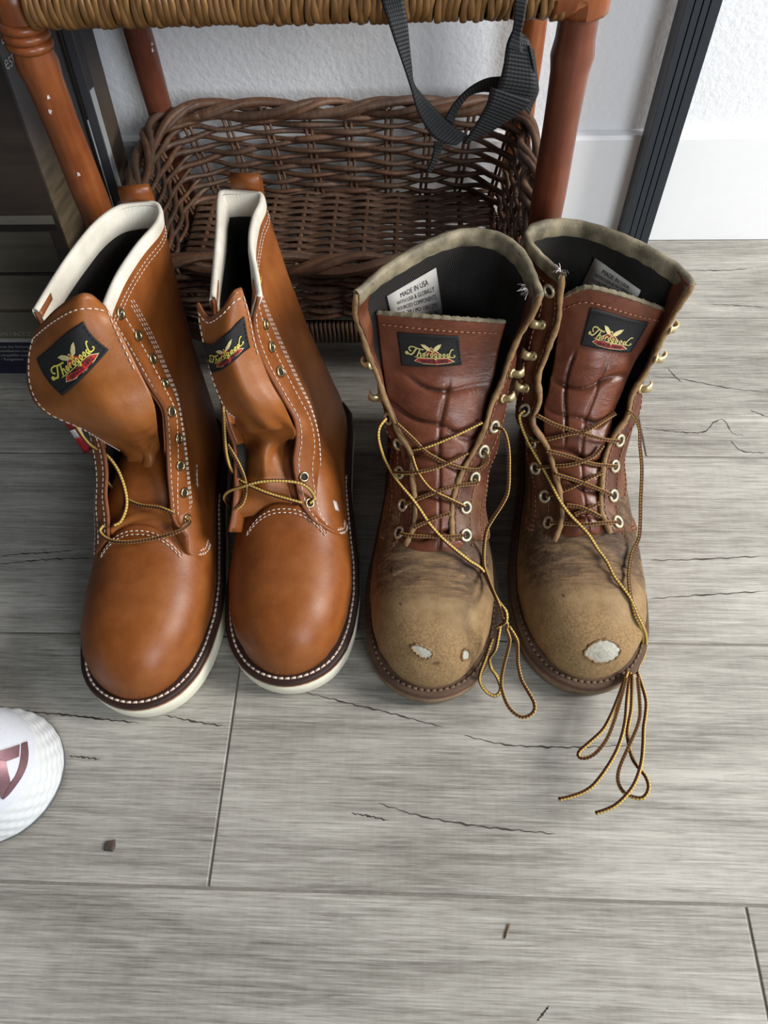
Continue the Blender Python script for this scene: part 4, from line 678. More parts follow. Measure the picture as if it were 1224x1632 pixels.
    obj('tongue_edge', MB().tube(TG[-1]-tN[-1]*.0012, .0012 if new else .0018*(1+.3*np.sin(np.arange(mt_)*1.9)*np.sin(np.arange(mt_)*.7)), 6), M['edge_new' if new else 'edge_grey'], root)
    def on_t(uv, off=.0005):
        uv = A(uv); a = np.clip(uv[:, 0], 0, 1)*(mt_-1); b = np.clip(uv[:, 1], 0, 1)*(nt-1)
        i = np.minimum(b.astype(int), nt-2); j = np.minimum(a.astype(int), mt_-2); fa, fb = (a-j)[:, None], (b-i)[:, None]
        S_ = TG+tN*off
        return (S_[i, j]*(1-fa)+S_[i, j+1]*fa)*(1-fb)+(S_[i+1, j]*(1-fa)+S_[i+1, j+1]*fa)*fb
    # --- stitching
    mb = MB()
    def stitch(Q, L=.0030, gap=.0016, wd=.0008, h=.0007):
        wd = wd*.85 if new else wd*.7
        Q = A(Q); s = np.r_[0, np.cumsum(np.linalg.norm(np.diff(Q, axis=0), axis=1))]
        for a in np.arange(0, s[-1]-L, L+gap):
            p = A([[np.interp(x, s, Q[:, k]) for k in range(3)] for x in (a, a+L)]); t = p[1]-p[0]; ln = np.linalg.norm(t)
            if ln < 1e-6: continue
            t /= ln; x = nrm(np.cross(t, [.1, -.8, .6])); y = np.cross(t, x)
            mb.box((-wd/2, -h/2, 0), (wd/2, h/2, ln), np.stack([x, y, t], 1), p[0])
    vs = np.linspace(.01, .955, 60)
    for sd in (1, -1):
        stitch(on(sd, .0036, vs)); 
        stitch(on(sd, .0175, np.linspace(.03, .93, 60)))
        for k in range(3): stitch(on(sd, .0305+.0026*k, np.linspace(.0, .92, 66)), .0026, .0014, .0006)
        for k in range(3):
            q = np.linspace(0, 1, 26); stitch(on(sd, .044+.0026*k+.016*q**2.2, q*(.22+.01*k)), .0026, .0014, .0006)
        for k in range(2): stitch(on(sd, np.linspace(.028, .051, 14), .006+.014*k), .0026, .001, .0008)
        for vq in (.948, .933) if new else (.945,): stitch(on(sd, np.linspace(.004, AL[-1, -1]*.5, 60), vq), .0024, .0016, .0006)
    a_ = np.linspace(-1, 1, 40)
    a2 = np.linspace(-1, 1, 41); tt = np.linspace(0, 1, 9)[:, None]
    d0 = .080-.006*a2**2; d1 = .1165-.013*np.abs(a2)**2.0
    bnd = foot(d0[None]*(1-tt)+d1[None]*tt, (np.pi/2+a2*.60)[None]+0*tt); bnd[..., 2] += -.0022+.0062*tt**1.5*(1-.55*a2[None]**2)
    obj('throat_band', MB().grid(bnd), M['tan' if new else 'old_vamp'], root, solid=.0016)
    for k in range(2): stitch(bnd[8]*(.80-.13*k)+bnd[4]*(.20+.13*k)+A([0, 0, .0005]), .0028, .0015, .0007)
    if new:
        e = .055
        stitch(on_t(np.c_[np.full(40, .03), np.linspace(.45, .965, 40)])); stitch(on_t(np.c_[np.linspace(.03, .97, 40), np.full(40, .965)])); stitch(on_t(np.c_[np.full(30, .97), np.linspace(.965, .75, 30)]))
    else:
        stitch(on_t(np.c_[np.linspace(.03, .97, 50), np.full(50, .955)]), wd=.001)
    obj('stitching', mb, M['thread' if new else 'thread_red'], root, kind='stuff')
    # --- eyelets and hooks
    B_ = DATA['bake'].get(key, {})
    for p, n in B_.get('eyelet', []):
        p, n = A(p), nrm(n); e = MB().ring(p+n*.0008, n, .0035 if new else .0043, .0011 if new else .0014)
        obj('eyelet', e, M['brass' if new else 'pale_brass'], root)
        x = nrm(np.cross(n, [.3, .2, .9])); y = np.cross(n, x); a = np.linspace(0, 2*np.pi, 13)[:-1]
        d_ = MB().add(p+n*.0005+(.0027 if new else .0034)*(np.cos(a)[:, None]*x+np.sin(a)[:, None]*y), [tuple(range(12))])
        obj('eyelet_hole', d_, M['ink'], root)
    for p, n in B_.get('hook', []):
        p, n = A(p), nrm(n); upv = nrm(A([0, 0, 1])-n*n[2]); side_ = np.cross(upv, n)
        out = nrm(side_*np.sign(p[0]-cx))
        h = MB(); h.ring(p+n*.001, n, .0026, .0014, 12, 6)
        Q = cr([p+n*.0008, p+n*.0030, p+n*.0062+out*.0018, p+n*.0072+out*.0050, p+n*.0058+out*.0075], 12)
        ww = np.linspace(.0028, .0036, 12)[:, None]*upv
        th2 = .0008*nrm(np.cross(np.gradient(Q, axis=0), upv))
        h.grid(np.stack([Q+ww+th2, Q-ww+th2, Q-ww-th2, Q+ww-th2], 1), closed_u=True)
        obj('lace_hook', h, M['hook'], root)
    # --- woven label on the tongue
    if 'label' in B_:
        C4 = A(B_['label'])                                      # TL, TR, BR, BL in tongue u, v
        def lab(off):
            def f(P2):
                P2 = A(P2); a, b = P2[:, :1]/100, P2[:, 1:]/52
                uv = (C4[3]*(1-a)+C4[2]*a)*(1-b)+(C4[0]*(1-a)+C4[1]*a)*b
                return on_t(uv, off)
            return f
        gx, gy = np.meshgrid(np.linspace(0, 100, 30), np.linspace(0, 52, 18))
        f = lab(.0013); q = f(np.stack([gx.ravel(), gy.ravel()], 1)).reshape(18, 30, 3)
        lb = obj('tongue_label', MB().grid(q), M['black'], root, solid=.0012)
        def sub(n_, mbx, m_): obj(n_, mbx, m_, lb, smooth=False)
        sub('banner_border', poly_to_mb(poly_to_mb(MB(), LOGO['ban'], lab(.0015)), LOGO['tri'], lab(.0015)), M['cream_e'])
        sub('banner', poly_to_mb(poly_to_mb(MB(), LOGO['ban_in'], lab(.0017)), LOGO['tri_in'], lab(.0017)), M['red_e' if new else 'red_old'])
        sub('date_lettering', text_mb(MB(), 'SINCE 1892', lab(.0019), 31, 5.8, 4.6, 45, bold=.02), M['ink'])
        for wn in ('wl', 'wr'): sub('wing', poly_to_mb(MB(), LOGO[wn], lab(.0019)), M['cream_e'])
        e = strokes_to_mb(MB(), [(a, b*1.22) for a, b in LOGO['script']]+LOGO['fl'], lab(.0021), 1.5); poly_to_mb(e, LOGO['ball'], lab(.0022))
        sub('script_lettering', e, M['yellow' if new else 'yellow_old'])
        eb = MB()
        for path in ([(2.5, 2.5), (97.5, 2.5)], [(2.5, 49.5), (97.5, 49.5)], [(2.5, 2.5), (2.5, 49.5)], [(97.5, 2.5), (97.5, 49.5)]):
            Q = lab(.0016)(arc(path, 40)); s0 = mb; 
            mb = MB(); stitch(Q, .0018, .0012, .0006); eb.add(np.concatenate(mb.V), mb.F); mb = s0
        sub('label_stitching', eb, M['ink'])
    # --- printed size label inside the worn boots
    if 'size' in B_:
        C4 = A(B_['size'])                                        # TL, TR, BR, BL world corners with inward bulge
        def fs(off):
            nn = nrm(np.cross(C4[1]-C4[0], C4[3]-C4[0])); nn = nn if nn[1] < 0 else -nn
            def f(P2):
                P2 = A(P2); a, b = P2[:, :1]/100, P2[:, 1:]/90
                return (C4[3]*(1-a)+C4[2]*a)*(1-b)+(C4[0]*(1-a)+C4[1]*a)*b+nn*off
            return f
        gx, gy = np.meshgrid(np.linspace(0, 100, 6), np.linspace(0, 90, 6))
        sl = obj('size_label', MB().grid(fs(0)(np.stack([gx.ravel(), gy.ravel()], 1)).reshape(6, 6, 3)), M['paper'], root, solid=.0004)
        tx = MB()
        for q, (t_, x, wd, h) in enumerate([('MADE IN USA', 24, 56, 9), ('WITH USA & GLOBALLY', 14, 76, 7), ('SOURCED COMPONENTS', 13, 78, 7), ('NO. 29 / PO 1001291', 12, 78, 7), ('814-4219    11    D', 16, 74, 6)]):
            text_mb(tx, t_, fs(.0004), x, 74-q*11.5, h, wd)
        text_mb(tx, 'ASTM F2413-18', fs(.0004), 24, 15, 7, 62); text_mb(tx, 'M/I/C EH', fs(.0004), 32, 4, 7, 40)
        strokes_to_mb(tx, [[(20, 0), (20, 25)], [(20, 25), (90, 25)], [(90, 25), (90, 0)]], fs(.0004), 1.2)
        obj('label_print', tx, M['ink'], sl, smooth=False)
    # --- lace
    for path in B_.get('lace', []):
        Q = cr(path, max(30, int(len(path)*5))); obj('lace', MB().tube(Q, .0015 if new else .00145, 8), M['lace'], root)
    for p, n in B_.get('fray', []):
        fb = MB(); p, n = A(p), nrm(n); g = np.random.default_rng(int(abs(p[0])*1e5))
        for k in range(7):
            d_ = nrm(g.normal(size=3)+n*1.2)*g.uniform(.004, .009); fb.tube(cr([p, p+d_*.5+A([0, 0, .001]), p+d_+A([0, 0, -.001])], 7), .00035, 4)
        obj('frayed_thread', fb, M['flagwhite'], root)
    # --- wear holes in the toe showing the cap
    for hole in B_.get('hole', []):
        c = A(hole['c']); rg = A(hole['ring']); n = nrm(hole['n']); k = len(rg)
        hb = MB(); hb.add(np.r_[rg+n*.0005, (rg+c)/2+n*.0009, [c+n*.0009]], [(i, (i+1) % k, k+(i+1) % k, k+i) for i in range(k)]+[(k+i, k+(i+1) % k, 2*k) for i in range(k)])
        obj('exposed_toe_cap', hb, M['cap'], root, label='pale toe cap showing through worn hole')
        Q = cr(rg, 40, True); Q = Q+n*.0004+(np.sin(np.arange(40)*2.3)*.0006)[:, None]*nrm(Q-c)
        obj('torn_leather_edge', MB().tube(Q, .0009*(1+.5*np.sin(np.arange(40)*1.9)), 6, closed=True), M['edge_old'], root)
    return root, dict(P=P, N=N, on=on, TG=TG, tN=tN, on_t=on_t)

BOOTS = {}
for key, new, lab_ in (('NL', True, 'new tan leather work boot with flopped tongue, leftmost boot'), ('NR', True, 'new tan leather work boot with narrow closed collar, second from left'),
                       ('OL', False, 'worn brown work boot with two small holes in scuffed toe'), ('OR', False, 'worn brown work boot with one large pale hole in scuffed toe, rightmost boot')):
    BOOTS[key] = make_boot(key, new, lab_)
# small extras on single boots
rt, G_ = BOOTS['NL']
Bx = DATA['bake'].get('extra', {})
if 'flag' in Bx:
    F4 = A(Bx['flag'])
    for name, t0, t1, mm in (('flag_tag', 0, .42, 'flagred'), ('flag_stripe', .42, .62, 'flagwhite'), ('flag_stripe', .62, 1, 'flagred')):
        q = np.stack([np.stack([F4[0]*(1-t)+F4[3]*t, F4[1]*(1-t)+F4[2]*t]) for t in np.linspace(t0, t1, 4)])
        obj(name, MB().grid(q), M[mm], rt, solid=.0008)
rt, G_ = BOOTS['NR']
if 'sidetag' in Bx:
    F4 = A(Bx['sidetag']); obj('side_tag', MB().grid([[F4[3], F4[2]], [F4[0], F4[1]]]), M['flagwhite'], rt, solid=.0006)
on = G_['on']
def shaft_map(P2):                                              # embroidery running down the outer side of the shaft
    P2 = A(P2); return on(1, .006+P2[:, 0]*.00046, .905+P2[:, 1]*.0017, .0006)
obj('side_lettering', strokes_to_mb(MB(), LOGO['script'], lambda q: shaft_map(A(q)-[0, 16]), 1.8), M['yellow'], rt, smooth=False)

# ---------------------------------------------------------------- wicker stand
YF, YB, XL, XR = .545, .765, -.270, .1027
stand = empty('wicker_stand', ((XL+XR)/2, (YF+YB)/2, 0), 'varnished rattan shelf stand with woven lower basket behind the boots', 'shelf stand')
for (x, y, mm) in ((XL, YF, 'rattan_leg'), (XR, YF, 'rattan_red'), (XL, YB, 'rattan_red'), (XR, YB, 'rattan_leg')):
    z = np.linspace(0, .385, 40); r = .0132+.0016*np.exp(-((z-.335)/.006)**2)+.0012*np.exp(-((z-.10)/.006)**2)+.0003*np.sin(z*60)
    P = np.c_[np.full(40, x), np.full(40, y), z]
    obj('leg', MB().tube(P, r, 20), M[mm], stand)
    if y == YF and x < 0:
        b = MB()
        for k, zz in enumerate(np.linspace(.349, .361, 3)): b.ring((x, y, zz), (0.1, .05, 1), .0128, .0036, 20, 8)
        obj('leg_binding', b, M['rattan_leg'], stand)
for p, n, q in DATA['bake'].get('chip', []):
    p, n = A(p), nrm(n); x = nrm(np.cross(n, [.2, .1, 1])); y = np.cross(n, x); a = np.linspace(0, 2*np.pi, 8)[:-1]
    rr = q*(1+.35*np.sin(a*3+p[0]*900))
    mbc = MB().add(np.r_[p-n*.001+rr[:, None]*(np.cos(a)[:, None]*x*.7+np.sin(a)[:, None]*y), p+n*.0004+.8*rr[:, None]*(np.cos(a)[:, None]*x*.7+np.sin(a)[:, None]*y)], [tuple(range(7, 14))]+[(i, (i+1) % 7, 7+(i+1) % 7, 7+i) for i in range(7)])
    obj('bare_chip', mbc, M['flagwhite'], stand, smooth=False)
zr = .377
def rail(p, q, n):
    p, q = A(p), A(q); obj('rail_core', MB().tube(arc([p, q], 6), .014, 14), M['rattan_leg'], stand)
    T = nrm(q-p); L = np.linalg.norm(q-p); protos = []
    for v in range(4):
        mb = MB(); a = np.linspace(0, 2*np.pi, 26, endpoint=False); b = np.linspace(0, 2*np.pi, 8, endpoint=False)
        R0 = .0172+.0005*np.sin(a*2+v)+.0005*np.sin(a*5+2*v); lean = .0012*np.sin(a+v*.4)+.0007*np.sin(a*3+v*2)
        yv = np.cross(T, [0, 0, 1.]); zv = A([0, 0, 1.])
        d = np.cos(a)[:, None]*yv+np.sin(a)[:, None]*zv
        wd = L/n*.58
        P = d[:, None]*(R0[:, None]+.0011*np.cos(b)[None])[..., None]+T*(wd*np.sin(b)[None]+lean[:, None])[..., None]
        mb.grid(P, closed_u=True, closed_v=True, flip=True); protos.append(mb)
    me = [None]*4
    for k in range(n):
        v = int(rng.integers(0, 4)); c = p+T*L*(k+.5)/n
        if me[v] is None:
            o = obj('cane_wrap', protos[v], M['cane_wrap'], None); me[v] = o.data
        else: o = obj('cane_wrap', None, None, None, share=me[v])
        o.parent = stand; o.location = Vector(c-world_loc(stand)); o.rotation_euler = (0, 0, 0)
rail((XL+.012, YF, zr), (XR-.012, YF, zr), 84)
for x in (XL, XR): obj('side_rail', MB().tube(arc([(x, YF, zr), (x, YB, zr)], 6), .015, 14), M['cane_wrap'], stand)
obj('back_rail', MB().tube(arc([(XL, YB, zr), (XR, YB, zr)], 6), .015, 14), M['cane_wrap'], stand)
cap_ = MB().tube(cr([(XR-.020, YF, zr), (XR-.006, YF, zr), (XR+.001, YF, zr-.003), (XR+.002, YF, zr-.014)], 14), np.linspace(.019, .0165, 14), 16)
obj('rail_end', cap_, M['rattan_leg'], stand)
for k in range(13):
    y = YF+.012+k*.0165; obj('shelf_slat', MB().tube(arc([(XL, y, zr+.008), (XR, y, zr+.008)], 4), .0082, 8), M['cane_wrap'], stand)
# basket
bk = bpy.data.objects.new('basket', None); COL.objects.link(bk); bk.parent = stand; bk.location = (0, 0, 0)
bk['label'] = 'dark brown woven willow basket'
def loop(x0, x1, y0, y1, r, n):
    P = []
    for cx_, cy_, a0 in ((x1-r, y0+r, -90), (x1-r, y1-r, 0), (x0+r, y1-r, 90), (x0+r, y0+r, 180)):
        for a in np.radians(np.linspace(a0, a0+90, 9)): P.append((cx_+r*math.cos(a), cy_+r*math.sin(a)))
    return arc(P, n, True)
ZB, ZR = .092, .170
def wall_at(z, n):
    t = (z-ZB)/(ZR-ZB)
    L = loop(-.252-.020*t, .086+.018*t, .556-.014*t, .752+.012*t, .045, n)
    return L
def zrim(y): return (y-.655)*.07
nL = 300
per = np.linalg.norm(np.diff(np.r_[wall_at(.13, 80), wall_at(.13, 1)], axis=0), axis=1).sum()
nst = 26
for k in range(13):
    z = ZB+.004+k*.0057
    L = wall_at(z, nL); c = L.mean(0); T = nrm(np.roll(L, -1, 0)-np.roll(L, 1, 0)); N = np.stack([T[:, 1], -T[:, 0]], 1)
    a = np.arange(nL)/nL*2*np.pi
    wv = .0038*np.sin(a*nst/2+np.pi*k); t = (z-ZB)/(ZR-ZB)
    zz = z+zrim(L[:, 1])*t+.0014*np.sin(a*7+k*1.9)+.0011*np.sin(a*17+k*3.1)
    Q = np.c_[L+N*wv[:, None], zz]
    st = int(rng.integers(0, nL)); Q = np.roll(Q, st, 0)
    h = nL//2
    for seg in (Q[:h+4], np.r_[Q[h:], Q[:4]]):
        r = .0027*(1+.2*np.sin(np.arange(len(seg))*.12+k)); r[0] = r[-1] = .001
        obj('weaver', MB().tube(seg, r, 6), M['willow' if k % 3 else 'willow2'], bk)
for k in range(nst):
    for dlt in (-.0028, .0028):
        pts = []
        for z in np.linspace(ZB-.006, ZR+.004, 6):
            L = wall_at(z, 600); i = int((k+.5)/nst*600) % 600; t = nrm(L[(i+1) % 600]-L[i-1])
            q = L[i]+t*dlt; pts.append((q[0], q[1], z+zrim(q[1])*(z-ZB)/(ZR-ZB)))
        obj('stake', MB().tube(pts, .0018, 6), M['willow2'], bk)
for k in range(5):
    L = wall_at(ZR+.004, 260); T = nrm(np.roll(L, -1, 0)-np.roll(L, 1, 0)); N = np.stack([T[:, 1], -T[:, 0]], 1); a = np.arange(260)/260*2*np.pi*(7+(k % 2))+k*2*np.pi/5+.5*np.sin(np.arange(260)*.11+k)
    Q = np.c_[L+N*(.0075*np.cos(a))[:, None], ZR+.003+zrim(L[:, 1])+.0062*np.sin(a)]
    for seg in (Q[:134], np.r_[Q[130:], Q[:4]]):
        obj('rim_rod', MB().tube(seg, .0040*(1+.15*np.sin(np.arange(len(seg))*.1+k)), 7), M['willow2' if k % 2 else 'willow'], bk)
for k in range(34):
    y = .560+k*.0058; x = np.linspace(-.246, .080, 110)
    Q = np.c_[x, np.full(110, y)+.0006*np.sin(x*60+k), ZB+.0024*np.sin((x+.25)*np.pi/.034+np.pi*k)]
    obj('base_rod', MB().tube(Q, .0026, 6), M['willow'], bk)
for k in range(10):
    x = -.229+k*.034; obj('base_stick', MB().tube([(x, .558, ZB), (x, .65, ZB), (x, .752, ZB)], .003, 6), M['willow2'], bk)
mb = MB()
L = wall_at(ZB, 230)
for x, y in L: mb.box((-.0028, -.0034, .060), (.0026, .0034, .084), None, (x, y, 0))
obj('foot_wrap', mb, M['willow'], bk, kind='stuff')

# ---------------------------------------------------------------- black strap hanging from the stand
strap = empty('webbing_strap', (.05, .52, .2), 'black woven strap knotted and hanging from the rattan rail', 'strap')
for rib in DATA['bake'].get('strap', []):
    E0, E1 = cr(A(rib['a']), 60), cr(A(rib['b']), 60)
    L = np.r_[0, np.cumsum(np.linalg.norm(np.diff((E0+E1)/2, axis=0), axis=1))]
    W = np.linspace(0, 1, 7); G = np.stack([E0*(1-t)+E1*t for t in W], 1)
    U = np.stack([np.broadcast_to(W, (60, 7)), np.broadcast_to(L[:, None], (60, 7))], -1)
    obj(rib['n'], MB().grid(G, U=U), M['webbing'], strap, solid=.0014)

# ---------------------------------------------------------------- black aluminium post
prof_p = []
x0, x1, y0, y1 = .2375, .2695, .762, .7885
pts = [(x0, y1), (x0, y0)]
for a, b in ((.22, .25), (.45, .48), (.66, .69)):
    xa_, xb_ = x0+(x1-x0)*a, x0+(x1-x0)*b; pts += [(xa_, y0), (xa_, y0+.0022), (xb_, y0+.0022), (xb_, y0)]
pts += [(x1, y0), (x1, y1)]
pts = A(pts[::-1]); n = len(pts)
V = np.r_[np.c_[pts, np.zeros(n)], np.c_[pts, np.full(n, 1.6)]]
pm = MB().add(V, [(i, n+i, n+(i+1) % n, (i+1) % n) for i in range(n)]+[tuple(range(n)), tuple(range(n, 2*n))[::-1]])
post = obj('metal_post', pm, M['alu'], smooth=False, bevel=.0006)
tag(post, 'tall grooved black aluminium post standing against the white wall', 'post')

# ---------------------------------------------------------------- printed cartons leaning at the left
def print_mat(name, a, b, c, scale, rot=(0, 0, 0), zr=None):
    t = NT(name); v = t.coord(scale=scale, rot=rot); n = t.noise(v, 1., 5, .62, .5); n2 = t.noise(t.coord(), 9, 3)
    col = t.ramp(t.math('ADD', t.math('MULTIPLY', n, .75), t.math('MULTIPLY', n2, .25)), [(.34, a), (.52, b), (.7, c)])
    if zr:
        z = t.sep(t.coord())[2]; f = t.rampv(z, [(zr[0], 1.), (zr[1], 0.)]); col = t.mix(f, zr[2], col)
    return t.out(col, .38, spec=.45)
M['print_side'] = print_mat('carton_side_print', lin(84, 74, 58), lin(124, 110, 88), lin(150, 134, 108), (30, 14, 120), (.5, 0, 0), (.19, .26, lin(86, 86, 90)))
M['print_front'] = print_mat('carton_front_print', lin(40, 32, 28), lin(58, 46, 40), lin(84, 70, 58), (4, 4, 26), zr=(.10, .52, lin(44, 42, 42)))
M['print_plank'] = print_mat('printed_grey_plank', lin(74, 70, 58), lin(92, 87, 72), lin(108, 101, 84), (6, 6, 60))
M['print_ledge'] = print_mat('printed_pale_ledge', lin(112, 108, 96), lin(128, 123, 110), lin(140, 134, 120), (6, 6, 60))
M['print_dark'] = plain('printed_dark_line', lin(34, 30, 26), .4, nscale=60)
M['navy'] = plain('navy_print', lin(24, 24, 42), .35, nscale=60)
M['print_grey'] = plain('dark_grey_carton', lin(70, 70, 74), .4, nscale=40, amt=.15)
M['print_brown'] = print_mat('brown_floor_print', lin(84, 70, 56), lin(108, 92, 74), lin(124, 108, 86), (10, 30, 8), zr=(.18, .27, lin(72, 72, 76)))
M['print_white'] = plain('pale_printed_strip', lin(206, 212, 212), .35, nscale=30, amt=.06)
M['print_text'] = plain('white_print', lin(226, 226, 224), .5, amt=.02)
M['print_dim'] = plain('grey_print', lin(140, 138, 132), .5, amt=.02)
LEAN = .17
def carton(name, label, xr, y0, y1, h, mat, wd=.5):
    o = empty(name, (xr, y1, 0), label, 'box', None); o.rotation_euler = (-LEAN, 0, 0)
    # local frame: x from the right edge, y from the back, z up; built flat then leaned
    return o, (y0-y1)
def lobj(name, mb, mat, parent, **kw):
    V = np.concatenate(mb.V); 
    me_parent = parent; ob = obj(name, mb, mat, None, smooth=False, **kw); ob.parent = parent; return ob
A_, yA = carton('flooring_carton', 'dark printed flooring carton with plank picture and navy band, nearest of leaning boxes', -.325, .548, .655, .44, None)
lobj('carton_body', MB().box((-.5, yA, 0), (0, 0, .44)), M['print_front'], A_, bevel=.0008)
lobj('side_print', MB().box((-.0002, yA+.0015, .001), (.0006, -.001, .439)), M['print_side'], A_)
e = .0006
def decal(name, x0, x1, z0, z1, mat, skew=0, par=None, lift=0):
    mb = MB(); y = yA-e-lift
    V = [(x0, y, z0), (x1, y, z0+skew), (x1, y, z1+skew), (x0, y, z1), (x0, yA, z0), (x1, yA, z0+skew), (x1, yA, z1+skew), (x0, yA, z1)]
    mb.add(V, [(0, 1, 2, 3), (5, 4, 7, 6), (4, 0, 3, 7), (1, 5, 6, 2), (3, 2, 6, 7), (4, 5, 1, 0)]); return lobj(name, mb, mat, A_)
decal('printed_ledge', -.5, -.004, .166, .174, M['print_ledge'])
decal('printed_shadow', -.5, -.004, .160, .166, M['print_dark'])
for z0, z1, sk in ((.118, .160, -.006), (.078, .1165, -.003), (.044, .0765, 0)):
    decal('printed_board', -.5, -.012, z0+.0008, z1-.0012, M['print_plank'], sk*0)
decal('printed_joint', -.5, -.012, .1165, .1180, M['print_dark'], 0, lift=.0002)
decal('pale_stripe', -.5, -.001, .040, .0445, M['print_dim'])
decal('navy_band', -.5, -.001, .0005, .040, M['navy'])
mb = MB()
fA = lambda P2: np.c_[A(P2)[:, 0], np.full(len(P2), yA-.0012), A(P2)[:, 1]]
text_mb(mb, 'COMPOSITION / ACCESSOIRES', fA, -.142, .0480, .0052, .098)
for k, (s_, x) in enumerate((('• Coupleuse des finitions', -.124), ('• Sur installations murales', -.121), ('• Compatible toutes', -.117), ('• Rangement', -.113))):
    text_mb(mb, s_, fA, x, .0335-k*.0052, .0034)
strokes_to_mb(mb, [[(-.18, .012), (-.125, .012)]], fA, .0016)
lobj('front_lettering', mb, M['print_dim'], A_)
mb = MB()
fS = lambda P2: np.c_[np.full(len(P2), .0012), A(P2)[:, 0]+yA, A(P2)[:, 1]]
text_mb(mb, 'TURE', fS, -.006+.006, .322, .012, .032); text_mb(mb, 'Farm', fS, .0015, .306, .012, .034); text_mb(mb, 'estilo', fS, .0015, .290, .011, .036)
lobj('side_lettering', mb, M['print_text'], A_)
lobj('pale_strip', MB().box((-.0002, -.019, .02), (.0008, -.002, .225)), M['print_white'], A_)
for k, (ya_, yb_, xr, mt) in enumerate(((.6562, .6618, -.3235, 'print_grey'), (.6625, .6682, -.3205, 'print_dark'))):
    b_, yy = carton('flooring_board', ('thin dark grey panel' if k == 0 else 'thin black panel')+' sandwiched between the two leaning cartons, '+('nearer one' if k == 0 else 'farther one'), xr, ya_, yb_, .6, None)
    lobj('panel', MB().box((-.42, yy, 0), (0, 0, .435)), M[mt], b_, bevel=.0006)
    lobj('edge_strip', MB().box((-.0002, yy+.0015, .05+.05*k), (.0006, yy+.0035, .16+.05*k)), M['print_white'], b_)
C_, yC = carton('flooring_carton', 'grey and brown flooring carton standing against the wall, farther of leaning boxes', -.312, .669, .718, .62, None)
lobj('carton_body', MB().box((-.45, yC, 0), (0, 0, .44)), M['print_grey'], C_, bevel=.0008)
lobj('side_print', MB().box((-.0002, yC+.014, .001), (.0006, -.001, .439)), M['print_brown'], C_)
lobj('pale_strip', MB().box((-.0002, yC+.0015, .02), (.0008, yC+.0115, .226)), M['print_white'], C_)
# frayed twine in the gap between cartons and basket
tw = empty('frayed_twine', (-.300, .63, .14), 'pale frayed twine end caught between carton and basket', 'string')
for k in range(9):
    a = k*.55; b0 = A([-.318, .618, .150]); tip = b0+A([.020+.004*math.sin(a*3), .004*math.cos(a*2), .012-.0042*k])
    obj('strand', MB().tube(cr([b0, b0*.5+tip*.5+A([0, -.003, .004*math.sin(a)]), tip], 10), .0006, 5), M['edge_old'], tw)
# ---------------------------------------------------------------- white trainer entering at the left
sn = empty('white_trainer', (-.40, .138, 0), 'white running shoe cut off at left edge with rose metallic emblem', 'shoe')
M['trainer_sole'] = plain('white_foam_sole', lin(208, 211, 213), .55, nscale=200, amt=.03)
M['trainer_up'] = plain('white_mesh_upper', lin(205, 208, 216), .7, nscale=500, amt=.05, bump=.4)
M['trainer_out'] = plain('grey_rubber_outsole', lin(92, 96, 100), .7)
M['rose'] = plain('rose_metallic', lin(132, 100, 106), .36, .6, amt=.12, bump=.05)
def heel_loop(r, n=120, xo=0.):
    a = np.linspace(-np.pi/2, np.pi/2, n//2)
    arcp = np.c_[-.325+xo+r*np.cos(a), .138+r*np.sin(a)]
    far = np.c_[-.56+.03*np.cos(a+np.pi), .138+(r*.9)*np.sin(a+np.pi)]
    return arc(np.r_[arcp, far], n, True)
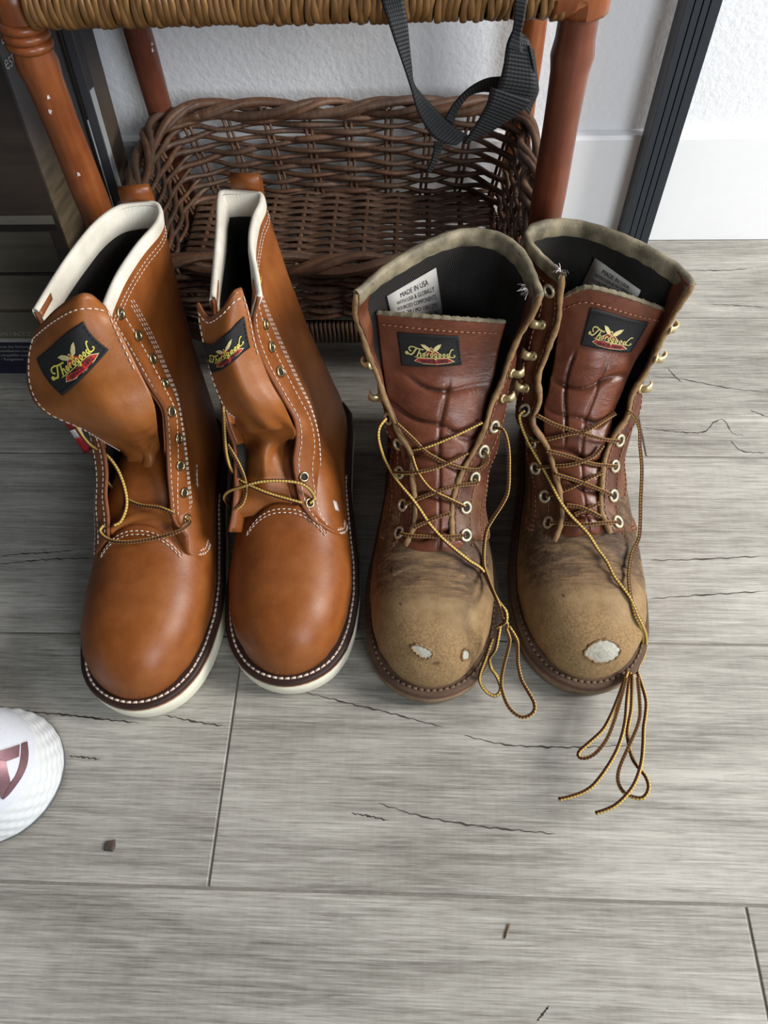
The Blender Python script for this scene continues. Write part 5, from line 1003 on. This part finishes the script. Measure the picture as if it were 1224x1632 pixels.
def sneaker_rings(levels, tex):
    R = []
    for z, r, xo in levels:
        L = heel_loop(r, 400, xo); c = A([-.40, .138])
        s = np.arange(400)/400.
        if tex:
            d = tex*np.abs(((s*64+z*90) % 1)-.5)+tex*.8*np.abs(((-s*40+z*170) % 1)-.5); N = nrm(L-A([-.36, .138])); L = L+N*(d*math.sin(min(1, max(0, (z-.004)/.030))*math.pi)**.6)[:, None]
        R.append(np.c_[L, np.full(400, z)])
    return np.stack(R)
obj('outsole', MB().grid(sneaker_rings([(0, .046, 0), (0.001, .0505, 0), (.0045, .0512, 0), (.005, .049, 0)], 0), closed_u=True), M['trainer_out'], sn)
obj('midsole', MB().grid(sneaker_rings([(.004+.030*t, .0505-.008*t**1.25, -.002*t) for t in np.linspace(0, 1, 26)], .0030), closed_u=True), M['trainer_sole'], sn)
up = sneaker_rings([(.029+.062*math.sin(t*1.5), .0440-.0215*t**1.5, -.002-.055*t**1.3) for t in np.linspace(0, 1, 26)], 0)
ub = MB().grid(up, closed_u=True); ub.F.append(tuple(25*400+i for i in range(400)))
obj('upper', ub, M['trainer_up'], sn)
for q in DATA['bake'].get('emblem', []):
    E0, E1 = A(q['a']), A(q['b'])
    Gs = np.stack([E0*(1-t)+E1*t for t in np.linspace(0, 1, 5)], 1)+A([.0006, -.0004, .0014])
    obj('emblem_piece', MB().grid(Gs, flip=q['f']), M['rose'], sn, smooth=False, solid=.0016)
# ---------------------------------------------------------------- crumbs on the floor
chip = MB().add([(-.004, -.004, 0), (.003, -.0045, 0), (.0042, -.001, 0), (.003, .004, 0), (-.0035, .003, 0), (-.003, -.003, .002), (.0025, -.0035, .0026), (.0034, -.001, .002), (.0022, .003, .0022), (-.0026, .0022, .0024)],
    [(0, 4, 3, 2, 1), (5, 6, 7, 8, 9)]+[(i, (i+1) % 5, 5+(i+1) % 5, 5+i) for i in range(5)])
M['crumb'] = plain('dark_crumb', lin(74, 64, 56), .8)
c1 = obj('debris_chip', chip, M['crumb'], smooth=False); c1.location = (-.2262, .0905, 0); tag(c1, 'tiny dark crumb on the floor near the white shoe', 'debris')
sp = obj('debris_splinter', MB().tube([(0, 0, .0008), (.004, .009, .0012)], .0006, 5), M['edge_old']); sp.location = (.0635, .0385, 0); tag(sp, 'tiny pale splinter lying on the front floor plank', 'debris')
